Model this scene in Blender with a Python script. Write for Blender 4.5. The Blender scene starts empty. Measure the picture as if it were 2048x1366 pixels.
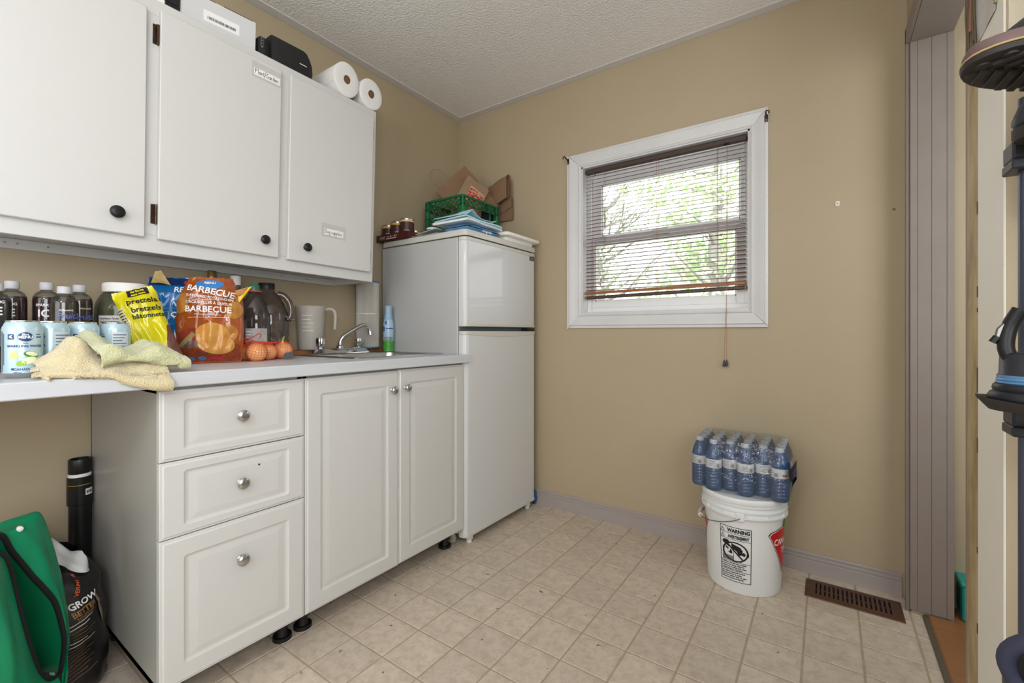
import bpy, bmesh, math, random
from math import sin, cos, pi, radians, sqrt, atan2
from mathutils import Vector, Matrix, noise as mnoise
random.seed(7)
SC = bpy.context.scene
COL = SC.collection

# ------------------------------------------------------------------ camera
CAM = Vector((2.0042, -2.2459, 1.0))
_c = bpy.data.cameras.new('camera'); _c.sensor_width = 36.0; _c.lens = 898.244 / 2048 * 36
_c.shift_y = -(683 - 664.743) / 2048; _c.clip_start = 0.02
camera = bpy.data.objects.new('camera', _c); COL.objects.link(camera)
camera.location = CAM; camera.rotation_euler = (pi / 2, 0, 0.6113)
SC.camera = camera

# ------------------------------------------------------------------ sky, lamps, exposure
W = bpy.data.worlds.new('sky'); SC.world = W; W.use_nodes = True
_bg = W.node_tree.nodes['Background']
_bg.inputs[0].default_value = (0.93, 0.97, 1.0, 1); _bg.inputs[1].default_value = 3.3

def area(name, loc, rot, sx, sy, power, col=(1, 1, 1), portal=False, shape='RECTANGLE'):
    l = bpy.data.lights.new(name, 'AREA'); l.shape = shape; l.size = sx; l.size_y = sy
    l.energy = power; l.color = col
    if portal: l.cycles.is_portal = True
    o = bpy.data.objects.new(name, l); COL.objects.link(o); o.location = loc; o.rotation_euler = rot
    return o
area('window_portal', (1.31, 0.125, 1.5), (-pi / 2, 0, 0), 0.84, 0.86, 1, portal=True)
_l = bpy.data.lights.new('ceiling_lamp', 'POINT'); _l.energy = 26; _l.shadow_soft_size = .14; _l.color = (.905, .945, 1.0)
_o = bpy.data.objects.new('ceiling_lamp', _l); COL.objects.link(_o); _o.location = (1.75, -2.95, 1.88)
area('hall_fill_light', (2.95, -1.0, 1.4), (pi / 2, 0, 0), .9, 1.4, 12, (0.95, 0.97, 1.0))  # added fill lamp to brighten the hall wall; there is no window
area('alcove_fill_light', (2.92, -2.75, 1.45), (0, pi / 2, 0), 1.3, 1.3, 41, (0.885, 0.935, 1.0))  # added unseen fill lamp for the main light from the right
area('rear_fill_light', (1.2, -3.62, 1.25), (pi / 2, 0, 0), 1.5, 1.3, 19, (0.885, 0.935, 1.0))  # added fill lamp behind the camera; no window stands there
SC.view_settings.view_transform = 'Standard'; SC.view_settings.look = 'None'
SC.view_settings.gamma = 1.0; SC.view_settings.use_curve_mapping = False
SC.view_settings.exposure = 0.0
SC.cycles.use_denoising = True
SC.cycles.max_bounces = 10; SC.cycles.diffuse_bounces = 6; SC.cycles.transparent_max_bounces = 32
SC.cycles.transmission_bounces = 8
SC.cycles.caustics_reflective = False; SC.cycles.caustics_refractive = False
SC.cycles.sample_clamp_indirect = 6.0

# ------------------------------------------------------------------ helpers: materials
def lin(c):
    return tuple((x / 255 / 12.92) if x <= 10 else ((x / 255 + 0.055) / 1.055) ** 2.4 for x in c[:3])
_M = {}
def mat(name, col=(200, 200, 200), rough=0.5, metal=0.0, var=None, bump=None, spec=0.5, sheen=0.0, coat=0.0,
        alpha=1.0, trans=0.0, ior=1.45, rnd=0.0, raw=None, stretch=None, sss=0.0):
    """procedural principled material; var=(scale, amount, second sRGB colour), bump=(scale, strength, distance)"""
    if name in _M: return _M[name]
    m = bpy.data.materials.new(name); m.use_nodes = True; nt = m.node_tree; N = nt.nodes; L = nt.links
    p = N['Principled BSDF']; base = raw or lin(col)
    p.inputs['Base Color'].default_value = (*base, 1); p.inputs['Roughness'].default_value = rough
    p.inputs['Metallic'].default_value = metal; p.inputs['Specular IOR Level'].default_value = spec
    p.inputs['Sheen Weight'].default_value = sheen; p.inputs['Coat Weight'].default_value = coat
    p.inputs['Alpha'].default_value = alpha; p.inputs['Transmission Weight'].default_value = trans
    p.inputs['IOR'].default_value = ior
    if sss:
        p.inputs['Subsurface Weight'].default_value = sss; p.inputs['Subsurface Radius'].default_value = (.01, .006, .003)
    tc = N.new('ShaderNodeTexCoord'); vec = tc.outputs['Object']
    if stretch:
        mp = N.new('ShaderNodeMapping'); mp.inputs['Scale'].default_value = stretch
        L.new(vec, mp.inputs['Vector']); vec = mp.outputs['Vector']
    colsock = None
    if var:
        n = N.new('ShaderNodeTexNoise'); n.inputs['Scale'].default_value = var[0]; n.inputs['Detail'].default_value = 5
        n.inputs['Roughness'].default_value = 0.6
        L.new(vec, n.inputs['Vector'])
        r = N.new('ShaderNodeValToRGB'); r.color_ramp.elements[0].position = 0.5 - var[1]; r.color_ramp.elements[1].position = 0.5 + var[1]
        c2 = lin(var[2]) if len(var) > 2 else tuple(x * 0.85 for x in base)
        r.color_ramp.elements[0].color = (*c2, 1); r.color_ramp.elements[1].color = (*base, 1)
        L.new(n.outputs['Fac'], r.inputs['Fac']); colsock = r.outputs['Color']
    if rnd:
        oi = N.new('ShaderNodeObjectInfo'); hs = N.new('ShaderNodeHueSaturation')
        mr = N.new('ShaderNodeMapRange'); mr.inputs['To Min'].default_value = 1 - rnd; mr.inputs['To Max'].default_value = 1 + rnd
        L.new(oi.outputs['Random'], mr.inputs['Value']); L.new(mr.outputs['Result'], hs.inputs['Value'])
        if colsock: L.new(colsock, hs.inputs['Color'])
        else: hs.inputs['Color'].default_value = (*base, 1)
        colsock = hs.outputs['Color']
    if colsock: L.new(colsock, p.inputs['Base Color'])
    if bump:
        n = N.new('ShaderNodeTexNoise'); n.inputs['Scale'].default_value = bump[0]; n.inputs['Detail'].default_value = 3
        L.new(vec, n.inputs['Vector'])
        b = N.new('ShaderNodeBump'); b.inputs['Strength'].default_value = bump[1]; b.inputs['Distance'].default_value = bump[2]
        L.new(n.outputs['Fac'], b.inputs['Height']); L.new(b.outputs['Normal'], p.inputs['Normal'])
    _M[name] = m
    return m

def film(name, tint=(255, 255, 255), body=(255, 255, 255), opaque=0.1, gloss=0.08, rough=0.05, bump=None):
    """thin see-through plastic or glass: clear + a little diffuse body + fresnel gloss"""
    if name in _M: return _M[name]
    m = bpy.data.materials.new(name); m.use_nodes = True; nt = m.node_tree; N = nt.nodes; L = nt.links
    N.remove(N['Principled BSDF']); out = N['Material Output']
    t = N.new('ShaderNodeBsdfTransparent'); t.inputs[0].default_value = (*lin(tint), 1)
    d = N.new('ShaderNodeBsdfDiffuse'); d.inputs[0].default_value = (*lin(body), 1)
    g = N.new('ShaderNodeBsdfGlossy'); g.inputs['Roughness'].default_value = rough
    m1 = N.new('ShaderNodeMixShader'); m1.inputs[0].default_value = opaque
    L.new(t.outputs[0], m1.inputs[1]); L.new(d.outputs[0], m1.inputs[2])
    lw = N.new('ShaderNodeLayerWeight'); lw.inputs['Blend'].default_value = 0.25
    mr = N.new('ShaderNodeMapRange'); mr.inputs['To Min'].default_value = gloss * 0.5; mr.inputs['To Max'].default_value = min(1, gloss * 6)
    L.new(lw.outputs['Fresnel'], mr.inputs['Value'])
    m2 = N.new('ShaderNodeMixShader'); L.new(mr.outputs['Result'], m2.inputs[0])
    L.new(m1.outputs[0], m2.inputs[1]); L.new(g.outputs[0], m2.inputs[2]); L.new(m2.outputs[0], out.inputs[0])
    if bump:
        tc = N.new('ShaderNodeTexCoord')
        n = N.new('ShaderNodeTexNoise'); n.inputs['Scale'].default_value = bump[0]; L.new(tc.outputs['Object'], n.inputs['Vector'])
        b = N.new('ShaderNodeBump'); b.inputs['Strength'].default_value = bump[1]; b.inputs['Distance'].default_value = bump[2]
        L.new(n.outputs['Fac'], b.inputs['Height']); L.new(b.outputs['Normal'], g.inputs['Normal'])
    _M[name] = m
    return m

# ------------------------------------------------------------------ helpers: meshes
class B:
    """collects shapes into one mesh"""
    def __init__(s): s.v = []; s.f = []; s.mi = []
    def add(s, vs, fs, mi=0):
        o = len(s.v); s.v += [tuple(p) for p in vs]
        for f in fs: s.f.append(tuple(i + o for i in f)); s.mi.append(mi)
        return s
    def box(s, x0, x1, y0, y1, z0, z1, b=0.0, mi=0, fn=None):
        if x0 > x1: x0, x1 = x1, x0
        if y0 > y1: y0, y1 = y1, y0
        if z0 > z1: z0, z1 = z1, z0
        b = min(b, (x1 - x0) * .45, (y1 - y0) * .45, (z1 - z0) * .45)
        lo = (x0, y0, z0); hi = (x1, y1, z1)
        if b <= 0:
            vs = [(hi[0] if i & 1 else lo[0], hi[1] if i & 2 else lo[1], hi[2] if i & 4 else lo[2]) for i in range(8)]
            fs = [(0, 2, 3, 1), (4, 5, 7, 6), (0, 1, 5, 4), (2, 6, 7, 3), (0, 4, 6, 2), (1, 3, 7, 5)]
        else:
            vs = []; idx = {}
            for i in range(8):
                for a in range(3):
                    p = []
                    for k in range(3):
                        h = (i >> k) & 1; e = hi[k] if h else lo[k]
                        if k != a: e = e - b if h else e + b
                        p.append(e)
                    idx[i, a] = len(vs); vs.append(tuple(p))
            fs = []
            for a in range(3):
                k1, k2 = (a + 1) % 3, (a + 2) % 3
                for h in (0, 1):
                    q = [(h << a) | (p1 << k1) | (p2 << k2) for p1, p2 in ((0, 0), (1, 0), (1, 1), (0, 1))]
                    if not h: q.reverse()
                    fs.append(tuple(idx[c, a] for c in q))
            for a in range(3):
                k1, k2 = (a + 1) % 3, (a + 2) % 3
                for p1 in (0, 1):
                    for p2 in (0, 1):
                        c0 = (p1 << k1) | (p2 << k2); c1 = c0 | (1 << a)
                        f = [idx[c0, k1], idx[c1, k1], idx[c1, k2], idx[c0, k2]]
                        if p1 != p2: f.reverse()
                        fs.append(tuple(f))
            for i in range(8):
                f = [idx[i, 0], idx[i, 1], idx[i, 2]]
                if bin(i).count('1') % 2 == 0: f.reverse()
                fs.append(tuple(f))
        if fn: vs = [fn(*p) for p in vs]
        return s.add(vs, fs, mi)
    def lathe(s, prof, n=24, c=(0, 0, 0), axis='z', mi=0, fn=None, cap=True, sx=1.0, sy=1.0):
        vs = []; fs = []
        for r, z in prof:
            for k in range(n):
                a = 2 * pi * k / n; p = (r * cos(a) * sx, r * sin(a) * sy, z)
                if axis == 'x': p = (p[2], p[0], p[1])
                elif axis == 'y': p = (p[1], p[2], p[0])
                vs.append((p[0] + c[0], p[1] + c[1], p[2] + c[2]))
        for i in range(len(prof) - 1):
            for k in range(n):
                a = i * n + k; b = i * n + (k + 1) % n
                fs.append((a, b, b + n, a + n))
        if cap:
            if prof[0][0] > 1e-6: fs.append(tuple(reversed(range(n))))
            if prof[-1][0] > 1e-6: fs.append(tuple((len(prof) - 1) * n + k for k in range(n)))
        if fn: vs = [fn(Vector(p)) for p in vs]
        return s.add(vs, fs, mi)
    def tube(s, path, r, n=8, closed=False, mi=0, cap=True):
        P = [Vector(p) for p in path]; m = len(P)
        R = r if isinstance(r, (list, tuple)) else [r] * m
        vs = []; fs = []; up = None
        for i in range(m):
            if closed: t = P[(i + 1) % m] - P[i - 1]
            else: t = P[min(i + 1, m - 1)] - P[max(i - 1, 0)]
            if t.length < 1e-9: t = Vector((0, 0, 1))
            t.normalize()
            if up is None:
                up = Vector((0, 0, 1)) if abs(t.z) < .9 else Vector((1, 0, 0))
            up = (up - t * up.dot(t))
            if up.length < 1e-6: up = t.orthogonal()
            up.normalize(); w = t.cross(up)
            for k in range(n):
                a = 2 * pi * k / n
                vs.append(P[i] + (up * cos(a) + w * sin(a)) * R[i])
        for i in range(m if closed else m - 1):
            for k in range(n):
                a = i * n + k; b = i * n + (k + 1) % n; j = ((i + 1) % m) * n
                fs.append((a, b, j + (k + 1) % n, j + k))
        if cap and not closed:
            fs.append(tuple(reversed(range(n)))); fs.append(tuple((m - 1) * n + k for k in range(n)))
        return s.add(vs, fs, mi)
    def prism(s, poly, h0, h1, fn, mi=0):
        """poly of (a,b), extruded from h0 to h1; fn(a,b,h) -> point"""
        n = len(poly)
        vs = [fn(a, b, h0) for a, b in poly] + [fn(a, b, h1) for a, b in poly]
        fs = [tuple(reversed(range(n))), tuple(range(n, 2 * n))]
        fs += [(k, (k + 1) % n, n + (k + 1) % n, n + k) for k in range(n)]
        return s.add(vs, fs, mi)
    def grid(s, fn, nu, nv, cu=False, mi=0):
        vs = [fn(i / (nu if cu else nu - 1), j / (nv - 1)) for j in range(nv) for i in range(nu)]
        fs = []
        for j in range(nv - 1):
            for i in range(nu if cu else nu - 1):
                a = j * nu + i; b = j * nu + (i + 1) % nu
                fs.append((a, b, b + nu, a + nu))
        return s.add(vs, fs, mi)
    def rings(s, rings, fn, cap0=True, cap1=True, mi=0):
        """rings of (a,b,h) with equal counts"""
        n = len(rings[0]); vs = [fn(*p) for r in rings for p in r]; fs = []
        for i in range(len(rings) - 1):
            for k in range(n):
                a = i * n + k; b = i * n + (k + 1) % n; fs.append((a, b, b + n, a + n))
        if cap0: fs.append(tuple(reversed(range(n))))
        if cap1: fs.append(tuple((len(rings) - 1) * n + k for k in range(n)))
        return s.add(vs, fs, mi)
    def tri2d(s, tv, fn, mi=0):
        return s.add([fn(*p) for p in tv[0]], tv[1], mi)
    def mesh(s, name, mats, sharp=35):
        me = bpy.data.meshes.new(name); me.from_pydata(s.v, [], s.f)
        for m in (mats if isinstance(mats, (list, tuple)) else [mats]): me.materials.append(m)
        if any(s.mi): me.polygons.foreach_set('material_index', s.mi)
        me.validate()
        if sharp:
            me.polygons.foreach_set('use_smooth', [True] * len(me.polygons)); me.set_sharp_from_angle(angle=radians(sharp))
        me.update()
        return me
    def build(s, name, mats, parent=None, sharp=35, fix=False):
        me = s.mesh(name, mats, sharp)
        if fix:
            bm = bmesh.new(); bm.from_mesh(me); bmesh.ops.recalc_face_normals(bm, faces=bm.faces[:]); bm.to_mesh(me); bm.free()
        o = bpy.data.objects.new(name, me); COL.objects.link(o)
        if parent: o.parent = parent
        return o

def tag(o, label=None, cat=None, group=None, kind=None):
    if label: o['label'] = label
    if cat: o['category'] = cat
    if group: o['group'] = group
    if kind: o['kind'] = kind
    return o
def thing(name, label, cat, loc=(0, 0, 0), rotz=0.0, group=None):
    o = bpy.data.objects.new(name, None); COL.objects.link(o); o.empty_display_size = .05
    o.location = loc; o.rotation_euler = (0, 0, rotz)
    return tag(o, label, cat, group)
def struct(name, loc=(0, 0, 0)):
    o = bpy.data.objects.new(name, None); COL.objects.link(o); o.location = loc; o['kind'] = 'structure'; return o
def copy_tree(o, parent=None):
    c = o.copy(); COL.objects.link(c); c.parent = parent
    for ch in list(o.children): copy_tree(ch, c)
    return c

def rrect(x0, x1, y0, y1, r, n=4):
    r = min(r, (x1 - x0) / 2 - 1e-5, (y1 - y0) / 2 - 1e-5); out = []
    for cx, cy, a0 in ((x1 - r, y0 + r, -pi / 2), (x1 - r, y1 - r, 0), (x0 + r, y1 - r, pi / 2), (x0 + r, y0 + r, pi)):
        for k in range(n + 1):
            a = a0 + pi / 2 * k / n; out.append((cx + r * cos(a), cy + r * sin(a)))
    return out
def ell(cx, cy, rx, ry, n=24, a0=0, tilt=0.0):
    o = []
    for k in range(n):
        a = a0 + 2 * pi * k / n; x, y = rx * cos(a), ry * sin(a)
        o.append((cx + x * cos(tilt) - y * sin(tilt), cy + x * sin(tilt) + y * cos(tilt)))
    return o
def refine(me_or_poly, maxlen):
    """2-D polygons -> triangles with edges no longer than maxlen"""
    bm = bmesh.new()
    if isinstance(me_or_poly, bpy.types.Mesh): bm.from_mesh(me_or_poly)
    else:
        for poly in me_or_poly: bm.faces.new([bm.verts.new((a, b, 0)) for a, b in poly])
    bmesh.ops.triangulate(bm, faces=bm.faces[:])
    for _ in range(6):
        if not maxlen: break
        e = [x for x in bm.edges if x.calc_length() > maxlen]
        if not e: break
        bmesh.ops.subdivide_edges(bm, edges=e, cuts=1)
        bmesh.ops.triangulate(bm, faces=[f for f in bm.faces if len(f.verts) > 3])
    bm.verts.ensure_lookup_table(); bm.verts.index_update()
    for f in bm.faces:
        if f.normal.z < 0: f.normal_flip()
    r = ([(v.co.x, v.co.y) for v in bm.verts], [tuple(v.index for v in f.verts) for f in bm.faces])
    bm.free(); return r
def text2d(s, size, bold=0.0, shear=0.0, align='CENTER', maxlen=None, sx=1.0):
    cu = bpy.data.curves.new('t', 'FONT'); cu.body = s; cu.size = size; cu.offset = bold * size; cu.shear = shear
    cu.align_x = align; cu.resolution_u = 3; cu.fill_mode = 'FRONT'
    o = bpy.data.objects.new('t', cu); me = bpy.data.meshes.new_from_object(o)
    r = refine(me, maxlen)
    bpy.data.objects.remove(o); bpy.data.curves.remove(cu); bpy.data.meshes.remove(me)
    return ([(a * sx, b) for a, b in r[0]], r[1])
def at2(tv, dx, dy, rot=0.0):
    c, s = cos(rot), sin(rot)
    return ([(a * c - b * s + dx, a * s + b * c + dy) for a, b in tv[0]], tv[1])
def strokes(lines, w):
    """hand-drawn 2-D polylines as thin ribbons"""
    V = []; F = []
    for ln in lines:
        for i in range(len(ln) - 1):
            a = Vector(ln[i]); b = Vector(ln[i + 1]); d = b - a
            if d.length < 1e-9: continue
            d.normalize(); nrm = Vector((-d.y, d.x)) * w / 2; a = a - d * w * .4; b = b + d * w * .4
            k = len(V); V += [tuple(a - nrm), tuple(b - nrm), tuple(b + nrm), tuple(a + nrm)]; F.append((k, k + 1, k + 2, k + 3))
    return (V, F)
def nz(x, y, z=0.0): return mnoise.noise(Vector((x, y, z)))
def sm(a, b, x):
    t = max(0., min(1., (x - a) / (b - a))); return t * t * (3 - 2 * t)

# shared materials
M_wall = mat('tan_wall_paint', raw=(.46, .378, .262), rough=.55, var=(1.3, .35, (172, 156, 126)), bump=(60, .12, .002))
M_ceil = mat('stippled_ceiling_paint', raw=(.84, .83, .81), rough=.9, bump=(95, .9, .006))
M_ceilband = mat('smooth_ceiling_band', raw=(.66, .65, .64), rough=.6)
M_trimwhite = mat('white_window_trim', (216, 216, 216), rough=.35, var=(6, .3, (206, 206, 206)))
M_vinyl = mat('white_vinyl', (232, 232, 232), rough=.3)
M_mauve = mat('mauve_grey_paint', raw=(.245, .207, .183), rough=.4, var=(9, .25, (131, 119, 110)))
M_base = mat('grey_baseboard_paint', raw=(.39, .345, .325), rough=.4)
M_litcream = mat('lit_wall_cream', raw=(.66, .60, .45), rough=.45)
M_white_uc = mat('white_cabinet_paint', raw=(.61, .605, .585), rough=.42, var=(3, .45, (203, 202, 199)), bump=(35, .06, .002), stretch=(1, 6, .5))
M_foil = mat('white_thermofoil', raw=(.63, .63, .615), rough=.3, var=(14, .3, (206, 206, 203)))
M_foilside = mat('cabinet_side_panel', raw=(.40, .385, .36), rough=.38)
M_dark = mat('dark_gap', (24, 22, 20), rough=.8)
M_chrome = mat('chrome', (215, 215, 218), rough=.12, metal=1)
M_nickel = mat('brushed_nickel', (190, 190, 190), rough=.25, metal=1)
M_steel = mat('stainless_steel', (190, 188, 184), rough=.3, metal=1, bump=(200, .05, .001), stretch=(1, 12, 1))
M_black = mat('black_plastic', (22, 22, 24), rough=.45)
M_blackmetal = mat('blackened_knob_metal', (38, 37, 36), rough=.4, metal=.3, var=(60, .2, (20, 20, 20)))
M_ink = mat('black_print', (24, 22, 22), rough=.6)
M_whiteprint = mat('white_print', (238, 236, 232), rough=.5)
M_paper = mat('white_paper', (236, 235, 231), rough=.7)
M_wood = mat('orange_brown_wood', (158, 104, 62), rough=.4, var=(7, .35, (128, 80, 46)), stretch=(12, 1, 1))
# ================================================================== THE SETTING
AY = -1.146; H = 2.40; XR = 2.2525; YF = -3.70; G = .1517; GX = .5783; GY = -.7346
# floor: grout bed with vinyl squares as separate pieces
M_grout = mat('floor_joint', (174, 158, 136), rough=.7, var=(20, .3, (158, 142, 120)))
def tile_mat():
    m = mat('beige_stone_vinyl', (212, 199, 182), rough=.42, var=(9, .28, (190, 175, 157)), rnd=.05, bump=(90, .08, .001))
    nt = m.node_tree; N = nt.nodes; L = nt.links; p = N['Principled BSDF']
    src = p.inputs['Base Color'].links[0].from_socket
    tc = N.new('ShaderNodeTexCoord')
    geo = N.new('ShaderNodeNewGeometry')
    n2 = N.new('ShaderNodeTexNoise'); n2.inputs['Scale'].default_value = 34; n2.inputs['Detail'].default_value = 6; n2.inputs['Roughness'].default_value = .7
    L.new(geo.outputs['Position'], n2.inputs['Vector'])
    r2 = N.new('ShaderNodeValToRGB'); r2.color_ramp.elements[0].position = .36; r2.color_ramp.elements[1].position = .56
    r2.color_ramp.elements[0].color = (.74, .72, .70, 1); r2.color_ramp.elements[1].color = (1, 1, 1, 1)
    L.new(n2.outputs['Fac'], r2.inputs['Fac'])
    mx = N.new('ShaderNodeMixRGB'); mx.blend_type = 'MULTIPLY'; mx.inputs[0].default_value = .8
    L.new(src, mx.inputs[1]); L.new(r2.outputs['Color'], mx.inputs[2])
    v = N.new('ShaderNodeTexVoronoi'); v.inputs['Scale'].default_value = 11.0; v.inputs['Randomness'].default_value = 1
    wv = N.new('ShaderNodeTexNoise'); wv.inputs['Scale'].default_value = 40
    L.new(geo.outputs['Position'], wv.inputs['Vector'])
    ad = N.new('ShaderNodeMixRGB'); ad.blend_type = 'ADD'; ad.inputs[0].default_value = .035
    L.new(geo.outputs['Position'], ad.inputs[1]); L.new(wv.outputs['Color'], ad.inputs[2]); L.new(ad.outputs[0], v.inputs['Vector'])
    r3 = N.new('ShaderNodeValToRGB'); r3.color_ramp.interpolation = 'EASE'
    r3.color_ramp.elements[0].position = .04; r3.color_ramp.elements[1].position = .07
    r3.color_ramp.elements[0].color = (.12, .09, .07, 1); r3.color_ramp.elements[1].color = (1, 1, 1, 1)
    L.new(v.outputs['Distance'], r3.inputs['Fac'])
    mx2 = N.new('ShaderNodeMixRGB'); mx2.blend_type = 'MULTIPLY'; mx2.inputs[0].default_value = .85
    L.new(mx.outputs[0], mx2.inputs[1]); L.new(r3.outputs['Color'], mx2.inputs[2]); L.new(mx2.outputs[0], p.inputs['Base Color'])
    return m
M_tile = tile_mat()
floor = B().box(-.15, 2.285, AY, .12, -.06, -.0009).box(-.15, 3.07, YF, AY, -.06, -.0009).build('floor', M_grout); floor['kind'] = 'structure'
TX0, TX1, TY0, TY1 = 0.012, 2.28, -2.75, -.001
_tm = {}
def tile_mesh(w, d):
    k = (round(w, 4), round(d, 4))
    if k not in _tm:
        b = B(); h = .0012; s = .0012
        lo = [(0, 0), (w, 0), (w, d), (0, d)]; hi = [(s, s), (w - s, s), (w - s, d - s), (s, d - s)]
        b.add([(x, y, -.0009) for x, y in lo] + [(x, y, h - .0009) for x, y in hi],
              [(4, 5, 6, 7)] + [(i, (i + 1) % 4, 4 + (i + 1) % 4, 4 + i) for i in range(4)])
        _tm[k] = b.mesh('tile', M_tile, sharp=None)
    return _tm[k]
_gr = .0027
for i in range(-4, 12):
    x0 = max(GX + i * G + _gr, TX0); x1 = min(GX + (i + 1) * G - _gr, TX1)
    if x1 - x0 < .012: continue
    for j in range(-14, 6):
        y0 = max(GY + j * G + _gr, TY0); y1 = min(GY + (j + 1) * G - _gr, TY1)
        if y1 - y0 < .012: continue
        # only squares the picture can show (not the ones behind the base cabinets)
        if x1 < .5 and y1 > -1.75: continue
        if x1 < .5 and y0 < -2.3: continue
        if y0 < -2.35: continue
        o = bpy.data.objects.new('tile', tile_mesh(x1 - x0, y1 - y0)); COL.objects.link(o)
        o.location = (x0, y0, 0); o.parent = floor

# walls, with a few nail holes and specks
def wall_specks():
    nt = M_wall.node_tree; N = nt.nodes; L = nt.links; p = N['Principled BSDF']; src = p.inputs['Base Color'].links[0].from_socket
    g = N.new('ShaderNodeNewGeometry'); v = N.new('ShaderNodeTexVoronoi'); v.inputs['Scale'].default_value = 3.1; L.new(g.outputs['Position'], v.inputs['Vector'])
    r = N.new('ShaderNodeValToRGB'); r.color_ramp.elements[0].position = .012; r.color_ramp.elements[1].position = .020; r.color_ramp.elements[0].color = (.35, .3, .25, 1)
    L.new(v.outputs['Distance'], r.inputs['Fac']); m = N.new('ShaderNodeMixRGB'); m.blend_type = 'MULTIPLY'; m.inputs[0].default_value = .9
    L.new(src, m.inputs[1]); L.new(r.outputs['Color'], m.inputs[2]); L.new(m.outputs[0], p.inputs['Base Color'])
wall_specks()
T = .12
wl = B().box(-T, 0, YF, T, 0, H).build('wall_left', M_wall); wl['kind'] = 'structure'
WX0, WX1, WZ0, WZ1 = .905, 1.722, 1.098, 1.905          # window opening
wb = B()
wb.box(0, WX0, 0, T, 0, H).box(WX1, 2.45, 0, T, 0, H).box(WX0, WX1, 0, T, 0, WZ0).box(WX0, WX1, 0, T, WZ1, H)
wb = wb.build('wall_back', M_wall); wb['kind'] = 'structure'

DY0, DY1, DZ = -.887, -.1097, 2.033                       # doorway in the right wall
wr = B()
wr.box(XR, 2.3615, DY1, 0, 0, H).box(XR, 2.3615, AY, DY0, 0, H).box(XR, 2.3615, DY0, DY1, DZ + .02, H)
wr = wr.build('wall_right', M_wall); wr['kind'] = 'structure'
wf = B().box(-T, 3.07, YF - T, YF, 0, H).build('wall_front', M_wall); wf['kind'] = 'structure'
ce = B().box(-T, XR + .112, AY, T, H, H + .06).box(-T, 3.07, YF, AY, H, H + .06).build('ceiling', M_ceil); ce['kind'] = 'structure'
b = B(); b.box(0, XR, -.048, 0, H - .004, H, .0015); t = b.build('trim_1', M_ceilband); t['kind'] = 'structure'
b = B(); b.box(0, .052, YF, -.048, H - .004, H, .0015); t = b.build('trim_2', M_ceilband); t['kind'] = 'structure'

# hall beyond the doorway
M_hall = mat('pale_hall_paint', raw=(.62, .64, .60), rough=.6)
M_hallceil = mat('hall_ceiling_paint', raw=(.7, .7, .7), rough=.8)
M_hfloor = mat('red_oak_floor', (158, 110, 70), rough=.35, var=(5, .4, (134, 90, 54)), stretch=(1, 9, 1))
x = B().box(2.95, 3.07, YF, AY, 0, H).build('wall_alcove_right', M_wall); x['kind'] = 'structure'
x = B().box(2.362, 2.95, AY, AY + .10, 0, H).build('wall_alcove_back', M_wall); x['kind'] = 'structure'
x = B().box(2.285, 3.7, AY + .1, .3, -.06, .004).build('floor_hall', M_hfloor); x['kind'] = 'structure'
x = B().box(2.362, 3.7, .06, .12, 0, H).build('wall_hall_back', M_hall); x['kind'] = 'structure'
x = B().box(3.7, 3.76, AY + .1, .3, 0, H).build('wall_hall_right', M_hall); x['kind'] = 'structure'
x = B().box(2.362, 3.7, AY + .10, AY + .11, 0, H).build('wall_hall_front', M_hall); x['kind'] = 'structure'
x = B().box(2.362, 3.76, AY, .3, H, H + .06).build('ceiling_hall', M_hallceil); x['kind'] = 'structure'

# doorway lining: boards with v-joints on the far jamb, flat head, near jamb
door = struct('door_1', (2.25, DY1, 0))
def ploc(o, root): o.location = o.location - root.location; return o
us = [(2.2475, 2.26675), (2.26725, 2.30375), (2.30425, 2.34275), (2.34325, 2.3615)]
for x0, x1 in us:
    o = B().box(x0, x1, -.1215, -.1095, .014, DZ, .0008).build('jamb_plank', M_mauve, door); ploc(o, door)
o = B().box(2.2475, 2.3615, -.887, -.1095, DZ, DZ + .02, .001).build('head_board', M_mauve, door); ploc(o, door)
o = B().box(2.2500, 2.3615, -.9003, -.887, .014, DZ, .001).build('jamb_board', M_mauve, door); ploc(o, door)
o = B().box(2.2365, 2.2485, -.112, -.092, .0, DZ + .062, .002)  .box(2.2365, 2.2485, -.9, -.092, DZ + .002, DZ + .062, .002).build('casing_strip', M_mauve, door); ploc(o, door)
M_worn = mat('worn_tan_paint', raw=(.50, .38, .20), rough=.55, var=(16, .12, (150, 128, 88)), stretch=(1, 1, .35))
o = B().box(2.25, 2.2535, -.985, -.9005, 0, 2.3, .0015).build('trim_3', M_worn); o['kind'] = 'structure'
b = B()
for z, h in ((1.235, .026), (1.07, .022), (1.04, .009), (.88, .05), (.76, .03), (.56, .012), (.4, .02)):
    b.box(2.2494, 2.2504, -.984, -.9785, z, z + h, .0004)
b.build('latch_mark', mat('bare_dark_wood', (70, 54, 38), rough=.8), o)
o = B().box(2.2495, 2.2535, -1.1455, -.986, 0, 2.3, .0015).build('trim_4', mat('off_white_trim_paint', raw=(.82, .79, .71), rough=.45)); o['kind'] = 'structure'
o = B().box(2.2535, 2.94, AY - .010, AY, 1.50, 2.3, .002).build('lit_wall_panel', M_litcream); o['kind'] = 'structure'  # added board whose cream colour paints the better lit upper alcove wall
o = B().box(2.281, 2.298, -.887, -.1215, -.002, .008, .002).build('trim_6', mat('dull_metal_edge', (120, 112, 98), rough=.4, metal=.6)); o['kind'] = 'structure'
o = B().box(2.294, 2.40, -.887, -.1215, -.002, .0125, .004).build('trim_7', M_hfloor); o['kind'] = 'structure'

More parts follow.
